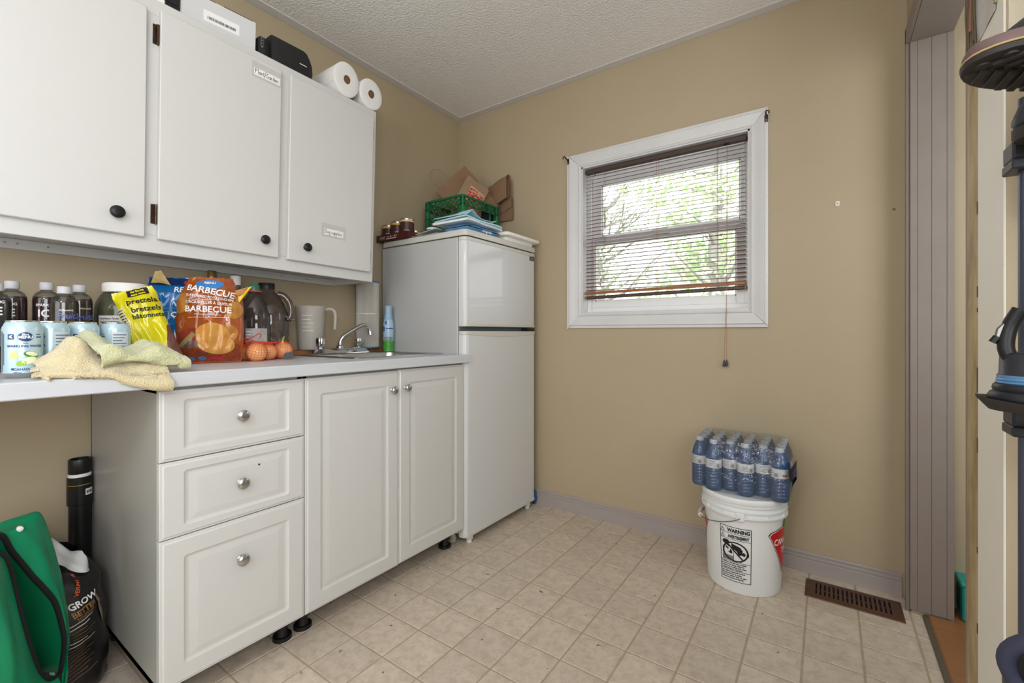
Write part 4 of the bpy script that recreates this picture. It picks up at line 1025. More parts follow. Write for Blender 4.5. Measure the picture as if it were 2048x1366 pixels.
# bottled drinks
M_pet = film('clear_bottle_plastic', tint=(226, 228, 228), body=(180, 175, 170), opaque=.03, gloss=.10, rough=.06)
M_capgrey = mat('grey_white_cap', (196, 196, 200), rough=.45)
M_sleeve1 = mat('dark_cherry_sleeve', (70, 22, 34), rough=.25, var=(20, .2, (50, 18, 28))); M_sleeve2 = mat('dark_plum_sleeve', (40, 26, 40), rough=.22, var=(20, .2, (30, 22, 30)))
M_sleeve3 = mat('black_purple_sleeve', (44, 36, 34), rough=.2, var=(30, .25, (84, 70, 40)))
M_blueprint = mat('violet_blue_print', (92, 104, 190), rough=.4)
def bottle(x, y, h, m, txt, lab, turn=0.0, name='drink_bottle', grp='dark sparkling drink bottles against the wall'):
    t = thing(name, lab, 'bottle', (x, y, CT), group=grp); r = .030; n = 28; k = h / .24; ph = facing(x, y) + turn
    B().lathe([(0, .004), (.02, 0), (.026, .002), (r, .010), (r, .188 * k), (.0290, .197 * k), (.025, .207 * k), (.019, .213 * k), (.0135, .216 * k), (.0125, .217 * k), (.0125, .222 * k)], n, cap=False).build('shell', M_pet, t, 60)
    B().lathe([(0, .006), (.0285, .010), (.0288, .030 * k), (.0292, .186 * k), (.0285, .195 * k), (.0275, .1985 * k), (0, .1985 * k)], n, cap=False).build('sleeve', m, t, 50)
    b = B(); b.lathe([(.0135, .2185 * k), (.0150, .220 * k), (.0150, h - .002), (.0135, h), (0, h)], 28, cap=False); b.build('cap', M_capgrey, t, 45)
    f = wrapfn(r + .0005, ph); b = B()
    for s, sz, dx, dy, sh in txt: b.tri2d(at2(text2d(s, sz, .025, sh, maxlen=.008), dx, dy), f)
    b.build('lettering', M_whiteprint if m is not M_sleeve3 else M_blueprint, t, 60)
    if m is not M_sleeve3:
        b = B(); b.tri2d(refine([[(-.026, .070 * k), (.026, .070 * k), (.020, .112 * k), (.010, .130 * k), (-.004, .134 * k), (-.016, .120 * k)]], .008), wrapfn(r + .0003, ph)); b.build('fruit_picture', mat('misty_grey_print', (104, 112, 122), rough=.4, var=(40, .25, (70, 90, 84))), t, 60)
    else:
        b = B(); b.tri2d(at2(text2d('PETILLANTE', .0055, .02, maxlen=.008), 0, .168 * k), f); b.build('small_lettering', M_whiteprint, t, 60)
    return t
ICE = [('SPARKLING', .0098, 0, .178, 0), ('ICE', .029, 0, .148, 0)]
bottle(.240, -2.062, .230, M_sleeve2, ICE, 'dark bottle cut off by the left edge of the photo', -.25)
bottle(.140, -2.020, .246, M_sleeve1, ICE, 'dark red sparkling drink bottle at the back left by the wall', -.5)
bottle(.140, -1.952, .248, M_sleeve1, ICE, 'cherry dark bottle with white ICE lettering in the middle of the row', .05)
bottle(.240, -1.933, .232, M_sleeve3, [('Fruit2', .021, .004, .142, .25)], 'brownish bottle with blue script lettering in front of the row', .15)
bottle(.150, -1.884, .246, M_sleeve3, [('Fruit2', .021, -.002, .142, .25)], 'dark bottle half hidden at the right end of the row', .5)
# big pickle jar
t = thing('pickle_jar', 'large jar of green pickles with white lid behind the yellow pretzel bag', 'jar', (.136, -1.770, CT)); r = .077
JP = [(.060, 0), (.072, .003), (r, .012), (r, .175), (.074, .195), (.066, .215), (.0565, .228), (.0555, .236)]
B().lathe([(0, .002)] + JP, 40, cap=False).build('glass', film('jar_glass', tint=(225, 228, 220), body=(150, 150, 130), opaque=.10, gloss=.12, rough=.05), t, 60)
B().lathe([(0, .005), (.070, .007), (r - .003, .014), (r - .003, .174), (.071, .194), (.062, .212), (.054, .224), (0, .224)], 36, cap=False).build('pickles', mat('pickles_in_brine', (106, 104, 72), rough=.4, var=(22, .14, (62, 64, 46)), bump=(30, .2, .004)), t, 50)
B().lathe([(.0555, .230), (.0585, .232), (.0585, .256), (.056, .260), (.050, .261), (0, .261)], 48, cap=False).build('lid', M_whiteprint, t, 40)
ph = facing(.136, -1.77); f = wrapfn(r + .0006, ph); f2 = wrapfn(r + .0011, ph)
b = B(); b.tri2d(refine([rrect(-.075, .030, .022, .155, .002)], .012), f); b.build('label', mat('jar_label', (206, 206, 202), rough=.6), t, 60)
b = B(); b.tri2d(at2(text2d('Nutrition Facts', .0088, .03, align='LEFT', maxlen=.01), -.071, .143), f2); b.tri2d(at2(text2d('Valeur nutritive', .0088, .03, align='LEFT', maxlen=.01), -.071, .133), f2)
for k in range(9): b.tri2d(refine([rrect(-.071, -.03 - (k * 7 % 4) * .006, .124 - k * .009, .1258 - k * .009, .0004), rrect(-.012, .004, .124 - k * .009, .1258 - k * .009, .0004)], .012), f2)
b.build('label_lettering', mat('label_grey_ink', (90, 90, 90), rough=.6), t, 60)

# crisp bags: pillow surface, prints laid on the surface
class Bag:
    def __init__(s, O, nrm, W_, H_, T_, tilt=0.0, lean=0.0, seed=0, wr=.006, wprof=None, hprof=None, top=.05):
        r, u, n = frame_axes(nrm); s.n0 = n
        u2 = (u * cos(lean) - n * sin(lean)); n2 = (n * cos(lean) + u * sin(lean))
        s.r = r * cos(tilt) + u2 * sin(tilt) * -1; s.u = u2 * cos(tilt) + r * sin(tilt); s.n = n2
        s.O = Vector((0, 0, 0)); s.W, s.H, s.T, s.seed, s.wr = W_, H_, T_, seed, wr
        s.wprof = wprof or (lambda v: 1.0); s.hprof = hprof or (lambda v: sm(0, .10, v) * (1 - sm(.80, 1.0, v))); s.z = hprof
    def p(s, u, v, side=1, off=0.0):
        """u in -1..1, v in 0..1"""
        e = max(0.0, 1 - abs(u) ** 2.6) ** .7 * s.hprof(v)
        w = s.wr * (nz(u * 2.2 + s.seed, v * 3.1, side * 2.) + .6 * nz(u * 5 + s.seed, v * 7, 4. + side) + .8 * abs(nz(u * 1.6 - v * 2.4 + s.seed, v * 2.1 + u, 7.)) * 1.3)
        h = side * s.T * e * (.62 if side < 0 else 1) + w * (.25 + e)
        a = u * s.W / 2 * s.wprof(v)
        edge = .004 * nz(v * 9, u * 2 + s.seed, 3.) * abs(u)
        return s.O + s.r * (a + edge) + s.u * (v * s.H + (.003 * nz(u * 6 + s.seed, 0, 1.) if v > .97 else 0)) + s.n * (h + off)
    def f(s, off=.0012): return lambda a, c: s.p(max(-1, min(1, a / (s.W / 2 * s.wprof(c / s.H)))), max(0, min(1, c / s.H)), 1, off)
    def mesh(s, name, m, parent, nu=30, nv=40):
        b = B(); b.grid(lambda u, v: s.p(2 * u - 1, v, 1), nu, nv); b.grid(lambda u, v: s.p(1 - 2 * u, v, -1), nu, nv); return b.build(name, m, parent, 70)
    def patch(s, polys, name, m, parent, off=.0012, ml=.010):
        b = B(); b.tri2d(refine(polys, ml), s.f(off)); return b.build(name, m, parent, 70)
    def text(s, items, name, m, parent, off=.0016):
        b = B()
        for t_, sz, dx, dy, rot, bo in items: b.tri2d(at2(text2d(t_, sz, bo, maxlen=.008), dx, dy, rot), s.f(off))
        return b.build(name, m, parent, 70)
M_chip = mat('printed_crisp', (214, 160, 78), rough=.25, var=(26, .22, (186, 122, 50))); M_chipd = mat('printed_crisp_shade', (196, 138, 62), rough=.25, var=(30, .2, (160, 100, 40)))
def foil(name, c): return mat(name, c, rough=.16, spec=.6, coat=.3, var=(7, .3, tuple(int(x * .86) for x in c)))
# orange barbecue bag
t = thing('crisp_bag', 'orange-brown barbecue potato chip bag standing open in the middle of the counter', 'chip bag', (.300, -1.588, CT + .0005))
bq = Bag((0, 0, 0), (.88, -.475, 0), .182, .288, .040, lean=.06, seed=2.3, wr=.011, wprof=lambda v: 1.0 + .06 * sin(pi * v) - .30 * sm(.70, 1.0, v) - .02 * (1 - sm(0, .1, v)), hprof=lambda v: (.35 + .65 * sm(0, .16, v)) * (1 - .85 * sm(.84, 1.0, v)))
bq.mesh('film', foil('burnt_orange_film', (168, 82, 28)), t)
bq.patch([rrect(-.086, .088, .004, .062, .012, 3)], 'lower_band', mat('red_brown_print', (140, 62, 30), rough=.25, var=(120, .1, (120, 48, 22))), t, .0008)
bq.patch([ell(.000, .262, .040, .018, 24)], 'brand_oval', mat('bright_blue_print', (60, 130, 196), rough=.3), t, .0012)
bq.text([('MENU', .012, 0, .264, 0, .03)], 'brand_lettering', M_whiteprint, t, .0024)
bq.text([('BARBECUE', .029, .002, .228, -.20, .02), ('FLAVOURED POTATO CHIPS', .0105, .002, .2125, -.13, .02), ('CROUSTILLES À SAVEUR', .0118, .000, .194, -.06, .02), ('BARBECUE', .027, -.004, .168, -.03, .02), ('kettle cooked natural smoke flavour', .005, -.004, .158, -.03, .01)], 'lettering', M_whiteprint, t, .0026)
bq.patch([rrect(-.060, .056, .1495, .1505, .0003), rrect(-.055, .060, .2085, .2094, .0003)], 'print_rule', M_whiteprint, t, .0018, .006)
bq.patch([ell(-.050, .086, .040, .030, 24, 0, .2)], 'bowl_print', mat('tomato_print', (164, 62, 40), rough=.3, var=(30, .2, (120, 44, 30))), t, .0014)
bq.patch([ell(-.052, .060, .034, .012, 20, 0, .1)], 'bowl_rim', mat('grey_bowl_print', (96, 78, 66), rough=.4), t, .0017)
bq.patch([[(-.088, .058), (-.076, .050), (-.036, .092), (-.046, .104)]], 'brush_print', mat('olive_brush_print', (150, 130, 84), rough=.4), t, .0022)
for q in (ell(.052, .096, .028, .032, 20, 0, -.2), ell(.070, .176, .024, .030, 18, 0, -.3), ell(-.078, .198, .020, .036, 18, 0, -.2)): bq.patch([q], 'small_crisp_print', M_chipd, t, .0018)
bq.patch([ell(.012, .088, .050, .044, 26, 0, -.5)], 'crisp_print', M_chip, t, .0026)
bq.patch([ell(.022, .060, .052, .032, 26, 0, -.12)], 'crisp_print', M_chip, t, .0032)
for q in (ell(-.050, .014, .010, .0065, 14), ell(-.020, .016, .012, .0065, 14)): bq.patch([q], 'seal_print', mat('seal_blue_print', (70, 112, 160), rough=.4), t, .002)
bq.patch([rrect(.000, .040, .010, .020, .001)], 'seal_box', mat('seal_red_print', (176, 44, 52), rough=.4), t, .002)
# opened top corners of that bag
def flap(pts3, m, name, parent, th=.0012):
    b = B(); P = [Vector(p) for p in pts3]; c = sum(P, Vector()) / len(P); n = len(P); nn = (P[1] - P[0]).cross(P[2] - P[0]).normalized()
    c = c + nn * .006
    b.add([p for p in P] + [c] + [p - nn * th for p in P] + [c - nn * th], [(k, (k + 1) % n, n) for k in range(n)] + [(n + 1 + (k + 1) % n, n + 1 + k, 2 * n + 1) for k in range(n)] + [(k, n + 1 + k, n + 1 + (k + 1) % n, (k + 1) % n) for k in range(n)])
    return b.build(name, m, parent, 50)
L3 = lambda a, c, h: bq.r * a + bq.u * c + bq.n * h
flap([L3(.046, .268, .012), L3(.070, .245, .014), L3(.112, .258, .022), L3(.078, .215, .018), L3(.052, .205, .030), L3(.040, .235, .03)], mat('inner_print_tan', (196, 150, 96), rough=.3, var=(40, .2, (150, 70, 46))), 'torn_corner', t)
flap([L3(.072, .245, .0155), L3(.122, .262, .022), L3(.114, .250, .024), L3(.084, .204, .021), L3(.076, .22, .021)], mat('yellow_foil', (226, 190, 20), rough=.25), 'torn_tip', t)
flap([L3(-.060, .250, .010), L3(-.050, .285, .006), L3(-.034, .290, .002), L3(-.026, .272, .010), L3(-.040, .238, .018)], M_chipd, 'torn_corner', t)
# blue chip bag behind
t = thing('crisp_bag', 'bright blue potato chip bag standing behind the barbecue bag', 'chip bag', (.180, -1.640, CT + .0005))
bb = Bag((0, 0, 0), (.90, -.44, 0), .185, .292, .036, lean=.05, seed=7.1, wr=.010, wprof=lambda v: 1.0 - .10 * sm(.7, 1, v))
bb.mesh('film', foil('bright_blue_film', (18, 104, 168)), t)
bb.patch([[(-.090, .004), (.09, .004), (.09, .030), (-.02, .062), (-.090, .078)]], 'crisp_print', mat('ridged_crisp_print', (196, 172, 112), rough=.3, var=(30, .2, (160, 130, 74))), t, .0014)
bb.patch([ell(-.074, .196, .020, .050, 20, 0, -.25)], 'crisp_print', mat('ridged_crisp_print'), t, .0014)
bb.text([('REGULAR', .026, .046, .236, -.04, .02), ('RIPPLE', .026, .046, .206, -.04, .02), ('potato chips', .009, .02, .190, -.04, .02), ('ONDULÉES', .024, .044, .150, -.04, .02), ('NATURE', .024, .044, .120, -.04, .02)], 'lettering', M_whiteprint, t)
bb.patch([rrect(-.045, .06, .181, .182, .0003), rrect(-.045, .06, .170, .171, .0003), rrect(-.045, .06, .107, .1078, .0003)], 'print_rule', mat('pale_blue_rule', (120, 176, 214), rough=.4), t, .0016, .006)
bb.patch([[(-.082, .262), (.085, .262), (.085, .288), (-.082, .290)]], 'top_band', mat('navy_film', (22, 44, 92), rough=.25), t, .0012)
bb.patch([ell(.028, .274, .014, .009, 16)], 'seal_print', mat('seal_red_print'), t, .002)
L3 = lambda a, c, h: bb.r * a + bb.u * c + bb.n * h
flap([L3(-.074, .268, .016), L3(-.064, .308, .012), L3(-.048, .312, .012), L3(-.020, .262, .018), L3(-.046, .268, .024)], mat('ridged_crisp_print'), 'folded_corner', t)
# yellow pretzel bag leaning on the jar
t = thing('pretzel_bag', 'yellow pretzel bag tilted against the pickle jar behind the towels', 'snack bag', (.352, -1.733, CT + .0005))
yb = Bag((0, 0, 0), (.93, -.37, 0),   .104, .246, .026, tilt=-.33, lean=.12, seed=4.7, wr=.009, wprof=lambda v: 1.0 - .06 * sm(.8, 1, v))
yb.mesh('film', foil('yellow_film', (226, 214, 12)), t)
yb.patch([rrect(-.016, .036, .222, .244, .001)], 'name_panel', M_ink, t, .0013)
yb.text([('no name', .0095, .010, .235, 0, .03), ('sans nom', .0095, .010, .225, 0, .03)], 'panel_lettering', mat('yellow_print', (230, 218, 20), rough=.4), t, .002)
yb.text([('pretzels', .0225, .012, .196, -.10, .02), ('bretzels', .0215, .014, .170, -.12, .02), ('bâtonnets', .0195, .014, .150, -.12, .02)], 'lettering', M_ink, t)
yb.patch([[(.018, .003), (.052, .003), (.052, .120), (.044, .112), (.024, .04)]], 'pretzel_picture', mat('pretzel_print', (120, 78, 66), rough=.35, var=(40, .2, (86, 50, 50))), t, .0013)
yb.patch([rrect(-.052, -.036, .125, .195, .002)], 'fold_print', mat('pale_fold_print', (196, 190, 150), rough=.4), t, .0013)
b = B()
for k in range(8): b.tri2d(refine([rrect(-.050, -.038, .130 + k * .008, .133 + k * .008, .0004)], .008), yb.f(.0018))
b.build('fold_lettering', M_ink, t)
# brown jug, clear juice jug, bottles behind
M_brown = film('brown_tinted_plastic', tint=(208, 198, 192), body=(120, 106, 98), opaque=.26, gloss=.12, rough=.07)
t = thing('handled_jug', 'big brown translucent plastic jug with black cap and moulded handle', 'jug', (.110, -1.309, CT))
def sq(p, k=.16):
    a = atan2(p.y, p.x); q = 1 + k * (abs(cos(2 * a)) ** 1.0 - .5) * min(1, max(0, (.24 - p.z) / .06)); return (p.x * q, p.y * q, p.z)
B().lathe([(0, .004), (.06, .002), (.074, .006), (.080, .016), (.080, .075), (.078, .078), (.078, .082), (.080, .085), (.080, .160), (.077, .185), (.066, .222), (.050, .250), (.036, .266), (.029, .274), (.029, .284)], 40, cap=False, fn=sq).build('body', M_brown, t, 60)
B().lathe([(.0292, .282), (.0305, .283), (.0305, .303), (.029, .3055), (0, .3055)], 36, cap=False).build('cap', M_black, t, 40)
dr = Vector((.45, .89, 0)).normalized()
B().tube(smooth([dr * .040 + Vector((0, 0, .262)), dr * .062 + Vector((0, 0, .256)), dr * .082 + Vector((0, 0, .232)), dr * .090 + Vector((0, 0, .200)), dr * .088 + Vector((0, 0, .172)), dr * .078 + Vector((0, 0, .155))]), [.013] * 21, 12).build('handle', M_brown, t, 60)
b = B(); b.tube(smooth([dr * .050 + Vector((.03, -.016, .196)), dr * .058 + Vector((.03, -.01, .176)), dr * .072 + Vector((.026, 0, .160)), dr * .088 + Vector((.018, .006, .156))]), .004, 8); b.build('handle_rim', film('clear_rim', tint=(190, 190, 190), body=(170, 170, 172), opaque=.3, gloss=.2), t, 60)
B().lathe([(0, .008), (.074, .010), (.0765, .02), (.0765, .150), (0, .150)], 32, cap=False, fn=sq).build('contents', mat('brown_liquid', (150, 138, 134), rough=.3), t, 60)
t = thing('juice_jug', 'clear plastic juice jug with green cap and pink ring beside the barbecue bag', 'jug', (.200, -1.400, CT))
B().lathe([(0, .004), (.045, .002), (.054, .008), (.055, .014), (.052, .02), (.055, .03), (.055, .120), (.052, .140), (.055, .150), (.052, .172), (.040, .212), (.028, .240), (.020, .252), (.0175, .256), (.0175, .262)], 36, cap=False, fn=lambda p: sq(p, .12)).build('body', film('juice_plastic', tint=(196, 188, 184), body=(120, 110, 104), opaque=.22, gloss=.12, rough=.06), t, 60)
B().lathe([(.0175, .256), (.027, .258), (.027, .262), (.019, .264)], 28, cap=False).build('neck_ring', mat('pink_red_plastic', (206, 50, 74), rough=.4), t, 40)
B().lathe([(.0185, .262), (.0195, .263), (.0195, .283), (.018, .285), (0, .285)], 28, cap=False).build('cap', mat('green_cap', (20, 118, 82), rough=.4), t, 40)
ph = facing(.2, -1.4); b = B(); b.tri2d(refine([rrect(-.030, .048, .040, .118, .003)], .012), wrapfn(.0595, ph)); b.build('label', mat('silver_label', (190, 192, 190), rough=.35, var=(30, .2, (160, 150, 150))), t, 60)
b = B()
for k in range(6): b.tri2d(refine([rrect(-.026, -.010, .048 + k * .011, .053 + k * .011, .001)], .01), wrapfn(.0600, ph))
b.build('label_lettering', M_whiteprint, t, 60)
B().lathe([(0, .006), (.050, .01), (.052, .035), (0, .035)], 24, cap=False).build('contents', mat('amber_liquid', (104, 84, 40), rough=.3), t, 60)
t = thing('glass_bottle', 'bottle with gold foil neck standing behind the barbecue bag', 'bottle', (.100, -1.506, CT))
B().lathe([(0, .004), (.034, 0), (.037, .006), (.037, .185), (.030, .215), (.016, .245), (.0145, .255), (.0145, .30)], 28, cap=False).build('glass', mat('dark_green_glass', (34, 44, 30), rough=.08, coat=.3), t, 60)
B().lathe([(.0148, .282), (.0152, .283), (.0152, .333), (.0135, .3355), (0, .3355)], 24, cap=False).build('foil', mat('gold_foil', (150, 128, 80), rough=.35, metal=.8, bump=(90, .4, .003)), t, 60)
t = thing('clear_bottle', 'clear bottle with white cap between the barbecue bag and juice jug', 'bottle', (.120, -1.432, CT))
B().lathe([(0, .004), (.036, 0), (.040, .006), (.040, .180), (.036, .215), (.022, .255), (.0165, .268), (.0165, .288)], 28, cap=False).build('body', M_pet, t, 60)
B().lathe([(.0168, .286), (.018, .287), (.018, .320), (.0165, .322), (0, .322)], 28, cap=False).build('cap', M_whiteprint, t, 40)
ph = facing(.12, -1.43); b = B(); b.tri2d(refine([rrect(-.03, .05, .055, .150, .002)], .012), wrapfn(.0406, ph)); b.build('label', mat('white_grey_label', (190, 190, 192), rough=.5), t, 60)
b = B(); b.tri2d(refine([rrect(-.02, .03, .07, .13, .001)], .012), wrapfn(.0410, ph)); b.build('label_print', mat('label_slate_print', (140, 144, 152), rough=.5, var=(60, .2, (100, 104, 116))), t, 60)
# measuring pitcher on the ledge
M_frost = film('frosted_polypropylene', tint=(248, 246, 242), body=(236, 232, 224), opaque=.36, gloss=.05, rough=.35)
t = thing('measuring_pitcher', 'frosted translucent plastic measuring pitcher on the wooden ledge by the wall', 'pitcher', (.064, -1.0876, .9195))
B().lathe([(0, .003), (.050, .0), (.054, .004), (.059, .10), (.063, .19), (.0665, .2), (.0655, .2), (.061, .188), (.056, .1), (.051, .007), (0, .007)], 40, cap=False).build('body', M_frost, t, 50)
dr = Vector((.50, .86, 0)).normalized() * .90
B().tube(smooth([dr * .064 + Vector((0, 0, .185)), dr * .090 + Vector((0, 0, .190)), dr * .112 + Vector((0, 0, .180)), dr * .117 + Vector((0, 0, .150)), dr * .114 + Vector((0, 0, .095))]), [.0075] * 17, 10).build('handle', M_frost, t, 60)
b = B(); ph = facing(.064, -1.0876)
for k in range(5): b.tri2d(refine([rrect(-.040, .000 if k % 2 else .012, .085 + k * .017, .0885 + k * .017, .001)], .008), wrapfn(.0625 + k * .0008, ph))
b.build('graduation', mat('raised_white_marks', (224, 216, 200), rough=.4), t, 60)
# filter cartridge
t = thing('filter_cartridge', 'tall pleated filter cartridge with blue end caps beside the fridge', 'filter', (.064, -.776, .9195))
b = B(); n = 150
def ring(z): return [((.0545 + .0022 * (k % 2)) * cos(2 * pi * k / n), (.0545 + .0022 * (k % 2)) * sin(2 * pi * k / n), z) for k in range(n)]
b.rings([ring(.008), ring(.170), ring(.336)], lambda a, c, h: (a, c, h)); b.build('pleats', mat('pleated_media', (196, 192, 184), rough=.8, var=(40, .3, (166, 160, 150)), stretch=(1, 1, .05)), t, sharp=None)
M_fcap = mat('blue_rubber_cap', (20, 120, 170), rough=.5)
for z in (0, .334): B().lathe([(.050, z), (.0582, z + .001), (.0582, z + .008), (.050, z + .009)], 40).lathe([(.0, z + .002), (.05, z + .002)], 24, cap=False).build('end_cap', M_fcap, t)
B().lathe([(.0562, .171), (.0576, .172), (.0576, .177), (.0562, .178)], 40, cap=False).build('band', mat('plastic_band', (214, 212, 206), rough=.5), t, 60)
# air freshener spray
t = thing('spray_can', 'blue and green air freshener can standing against the fridge side', 'spray can', (.128, -.6945, CT + .005)); r = .0272
B().lathe([(.024, 0), (.0265, .002), (r, .006), (r, .125), (.0262, .145), (.0225, .165)], 32, cap=False).lathe([(0, .001), (.025, .001)], 24, cap=False).build('body', mat('pale_blue_print', (168, 200, 222), rough=.25), t, 60)
B().lathe([(.0225, .163), (.0232, .166), (.0195, .190), (.0185, .215), (.0195, .232), (.018, .236), (.0, .235)], 32, cap=False).build('cap', mat('light_blue_cap', (150, 184, 206), rough=.35), t, 60)
ph = facing(.128, -.6945); f = wrapfn(r + .0004, ph); f2 = wrapfn(r + .0008, ph)
b = B(); b.tri2d(refine([rrect(-.084, .084, .003, .045, .002), ell(.0, .045, .018, .014, 16), ell(-.03, .04, .015, .016, 14), ell(.03, .042, .016, .014, 14)], .010), f); b.build('green_print', mat('grass_green_print', (92, 176, 60), rough=.3, var=(60, .2, (50, 140, 60))), t, 60)
b = B(); b.tri2d(refine([rrect(-.012, .026, .1155, .1205, .001)], .008), f2); b.tri2d(at2(text2d('e', .05, .02, maxlen=.008), -.030, .105), f2)
for k in range(4): b.tri2d(refine([rrect(-.020, -.008, .140 + k * .0045, .143 + k * .0045, .0005)], .006), wrapfn(.0266, ph))
b.build('lettering', mat('deep_blue_print', (28, 48, 120), rough=.35), t, 60)
b = B(); b.tri2d(refine([rrect(-.024, .024, .048, .075, .004)], .008), wrapfn(r + .0003, ph)); b.build('misty_print', mat('grey_meadow_print', (150, 164, 160), rough=.3, var=(50, .2, (110, 130, 110))), t, 60)
# onions in a net bag
M_onion = mat('onion_skin', (224, 146, 82), rough=.3, var=(5, .3, (236, 190, 132)), stretch=(3, 3, .6))
def onion(x, y, r, ax, lab, z=None):
    t = thing('onion', lab, 'onion', (x, y, CT + r * .93 if z is None else z), group='yellow onions in the red net bag')
    b = B()
    b.lathe([(0, -.93), (.12, -.925), (.45, -.84), (.8, -.55), (.97, -.2), (1.0, .05), (.93, .38), (.72, .68), (.42, .87), (.2, .97), (.1, 1.08), (.07, 1.2), (0, 1.22)], 26, cap=False, fn=lambda p: p * r); b.build('bulb', M_onion, t, 60)
    b = B(); rr_ = random.Random(int(x * 9999))
    for k in range(7):
        a = rr_.uniform(0, 6.28); b.tube([(0, 0, -.92 * r), (r * .1 * cos(a), r * .1 * sin(a), -1.0 * r), (r * .2 * cos(a), r * .2 * sin(a), -1.02 * r)], [.0012, .0009, .0004], 4)
    b.build('roots', mat('dry_roots', (120, 90, 56), rough=.9), t)
    t.rotation_euler = Vector((0, 0, 1)).rotation_difference(Vector(ax).normalized()).to_euler(); return t
ON = [(.333, -1.4545, .0345, (.2, .95, .2), 'large front onion nearest the counter edge in the net'), (.268, -1.325, .0345, (.3, -.2, .95), 'rightmost onion in the net, closest to the sink'), (.290, -1.393, .031, (-.3, .5, .8), 'onion in the middle of the net bag'), (.262, -1.462, .030, (.1, -.5, .8), 'rear onion in the net, next to the barbecue bag')]
for a in ON: onion(*a)
M_net = mat('red_orange_net', (214, 66, 34), rough=.5)
t = thing('net_bag', 'red-orange plastic net bag knotted around the onions', 'net bag', (.30, -1.40, CT)); b = B()
r_ = random.Random(5)
for x, y, r, ax, lab in ON:
    c = Vector((x - .30, y + 1.40, r * .93)); q = Vector((0, 0, 1)).rotation_difference(Vector((.3, .1, 1)).normalized()); R = r * 1.05
    for k in range(11):
        a = pi * k / 11; b.tube([c + q @ Vector((cos(a) * sin(th) * R, sin(a) * sin(th) * R, cos(th) * R)) for th in [2 * pi * j / 22 for j in range(22)]], .00042, 3, closed=True)
    for k in range(1, 12):
        th = pi * k / 12; b.tube([c + q @ Vector((cos(a) * sin(th) * R, sin(a) * sin(th) * R, cos(th) * R)) for a in [2 * pi * j / 22 for j in range(22)]], .00042, 3, closed=True)
o = b.build('net', M_net, t, sharp=None); o['kind'] = 'stuff'
b = B()
for k in range(16):
    a = 2 * pi * k / 16; s_ = Vector((-.035 + .030 * cos(a), -.055 + .035 * sin(a), .058 + .012 * sin(2 * a)))
    e = Vector((-.02, -.10 + r_.uniform(-.008, .008), .074 + r_.uniform(-.006, .006))); b.tube(smooth([Vector((-.02 + .04 * cos(a), .005 + .05 * sin(a), .064)), s_, s_.lerp(e, .6) + Vector((0, 0, .006)), e], 3), .0009, 4)
b.tube(smooth([(-.02, -.10, .074), (.0, -.055, .085), (.01, -.035, .098), (.005, -.025, .092), (0, -.03, .08)], 3), .0018, 5)
o = b.build('gathered_end', M_net, t, sharp=None); o['kind'] = 'stuff'
b = B(); b.add([(.045, .028, .004), (.050, .072, .006), (.034, .078, .030), (.028, .052, .026)], [(0, 1, 2, 3)]); b.build('tag', mat('slate_tag', (84, 86, 90), rough=.5), t)
# sprout
B().tube([(-.028, .072, .070), (-.026, .074, .080), (-.024, .076, .088)], [.005, .004, .002], 6).build('sprout', mat('green_sprout', (150, 150, 60), rough=.6), t)

# terry cloths hanging at the counter edge
def terry(name, c, c2): return mat(name, c, rough=1.0, sheen=.5, var=(26, .3, c2), bump=(330, 1.0, .006))
M_ty = terry('cream_yellow_terry', (230, 215, 172), (216, 198, 150)); M_tg = terry('lime_cream_terry', (222, 221, 180), (204, 206, 150)); M_tw = terry('pale_cream_terry', (226, 218, 190), (212, 204, 170)); M_hem = mat('woven_hem', (222, 210, 176), rough=.9, bump=(160, .4, .002))
def cloth(name, lab, loc, fn, m, nu=70, nv=60, th=.006, hem=None, mats=None):
    t = thing(name, lab, 'towel', loc, group='terry cloths on the counter'); b = B()
    P = [[Vector(fn(i / (nu - 1), j / (nv - 1))) for i in range(nu)] for j in range(nv)]
    Nn = [[None] * nu for _ in range(nv)]
    for j in range(nv):
        for i in range(nu):
            du = P[j][min(i + 1, nu - 1)] - P[j][max(i - 1, 0)]; dv = P[min(j + 1, nv - 1)][i] - P[max(j - 1, 0)][i]; n_ = du.cross(dv); Nn[j][i] = n_.normalized() if n_.length > 1e-9 else Vector((0, 0, 1))
    def top(i, j): return P[j][i] + Nn[j][i] * (th / 2 + .0026 * nz(P[j][i].x * 210, P[j][i].y * 210, P[j][i].z * 210) + random.uniform(-.0015, .0015))
    def bot(i, j): return P[j][i] - Nn[j][i] * th / 2
    V = [top(i, j) for j in range(nv) for i in range(nu)] + [bot(i, j) for j in range(nv) for i in range(nu)]; o = nu * nv; F = []
    for j in range(nv - 1):
        for i in range(nu - 1):
            a = j * nu + i; F.append((a, a + 1, a + nu + 1, a + nu)); F.append((o + a, o + a + nu, o + a + nu + 1, o + a + 1))
    for i in range(nu - 1):
        F.append((i, o + i, o + i + 1, i + 1)); a = (nv - 1) * nu + i; F.append((a, a + 1, o + a + 1, o + a))
    for j in range(nv - 1):
        a = j * nu; F.append((a, a + nu, o + a + nu, o + a)); a = j * nu + nu - 1; F.append((a, o + a, o + a + nu, a + nu))
    b.add(V, F); b.build('terry', m, t, 75)
    if hem:
        b = B()
        for e0, e1 in hem:
            def hf(u_, v_):
                i = u_ * (nu - 1); j = (e0 + (e1 - e0) * v_) * (nv - 1); i0, j0 = min(int(i), nu - 2), min(int(j), nv - 2); fi, fj = i - i0, j - j0
                p = (P[j0][i0] * (1 - fi) + P[j0][i0 + 1] * fi) * (1 - fj) + (P[j0 + 1][i0] * (1 - fi) + P[j0 + 1][i0 + 1] * fi) * fj
                return p + Nn[j0][i0] * (th / 2 + .0026)
            b.grid(hf, nu, 5)
        b.build('hem', M_hem, t, 75)
    return t
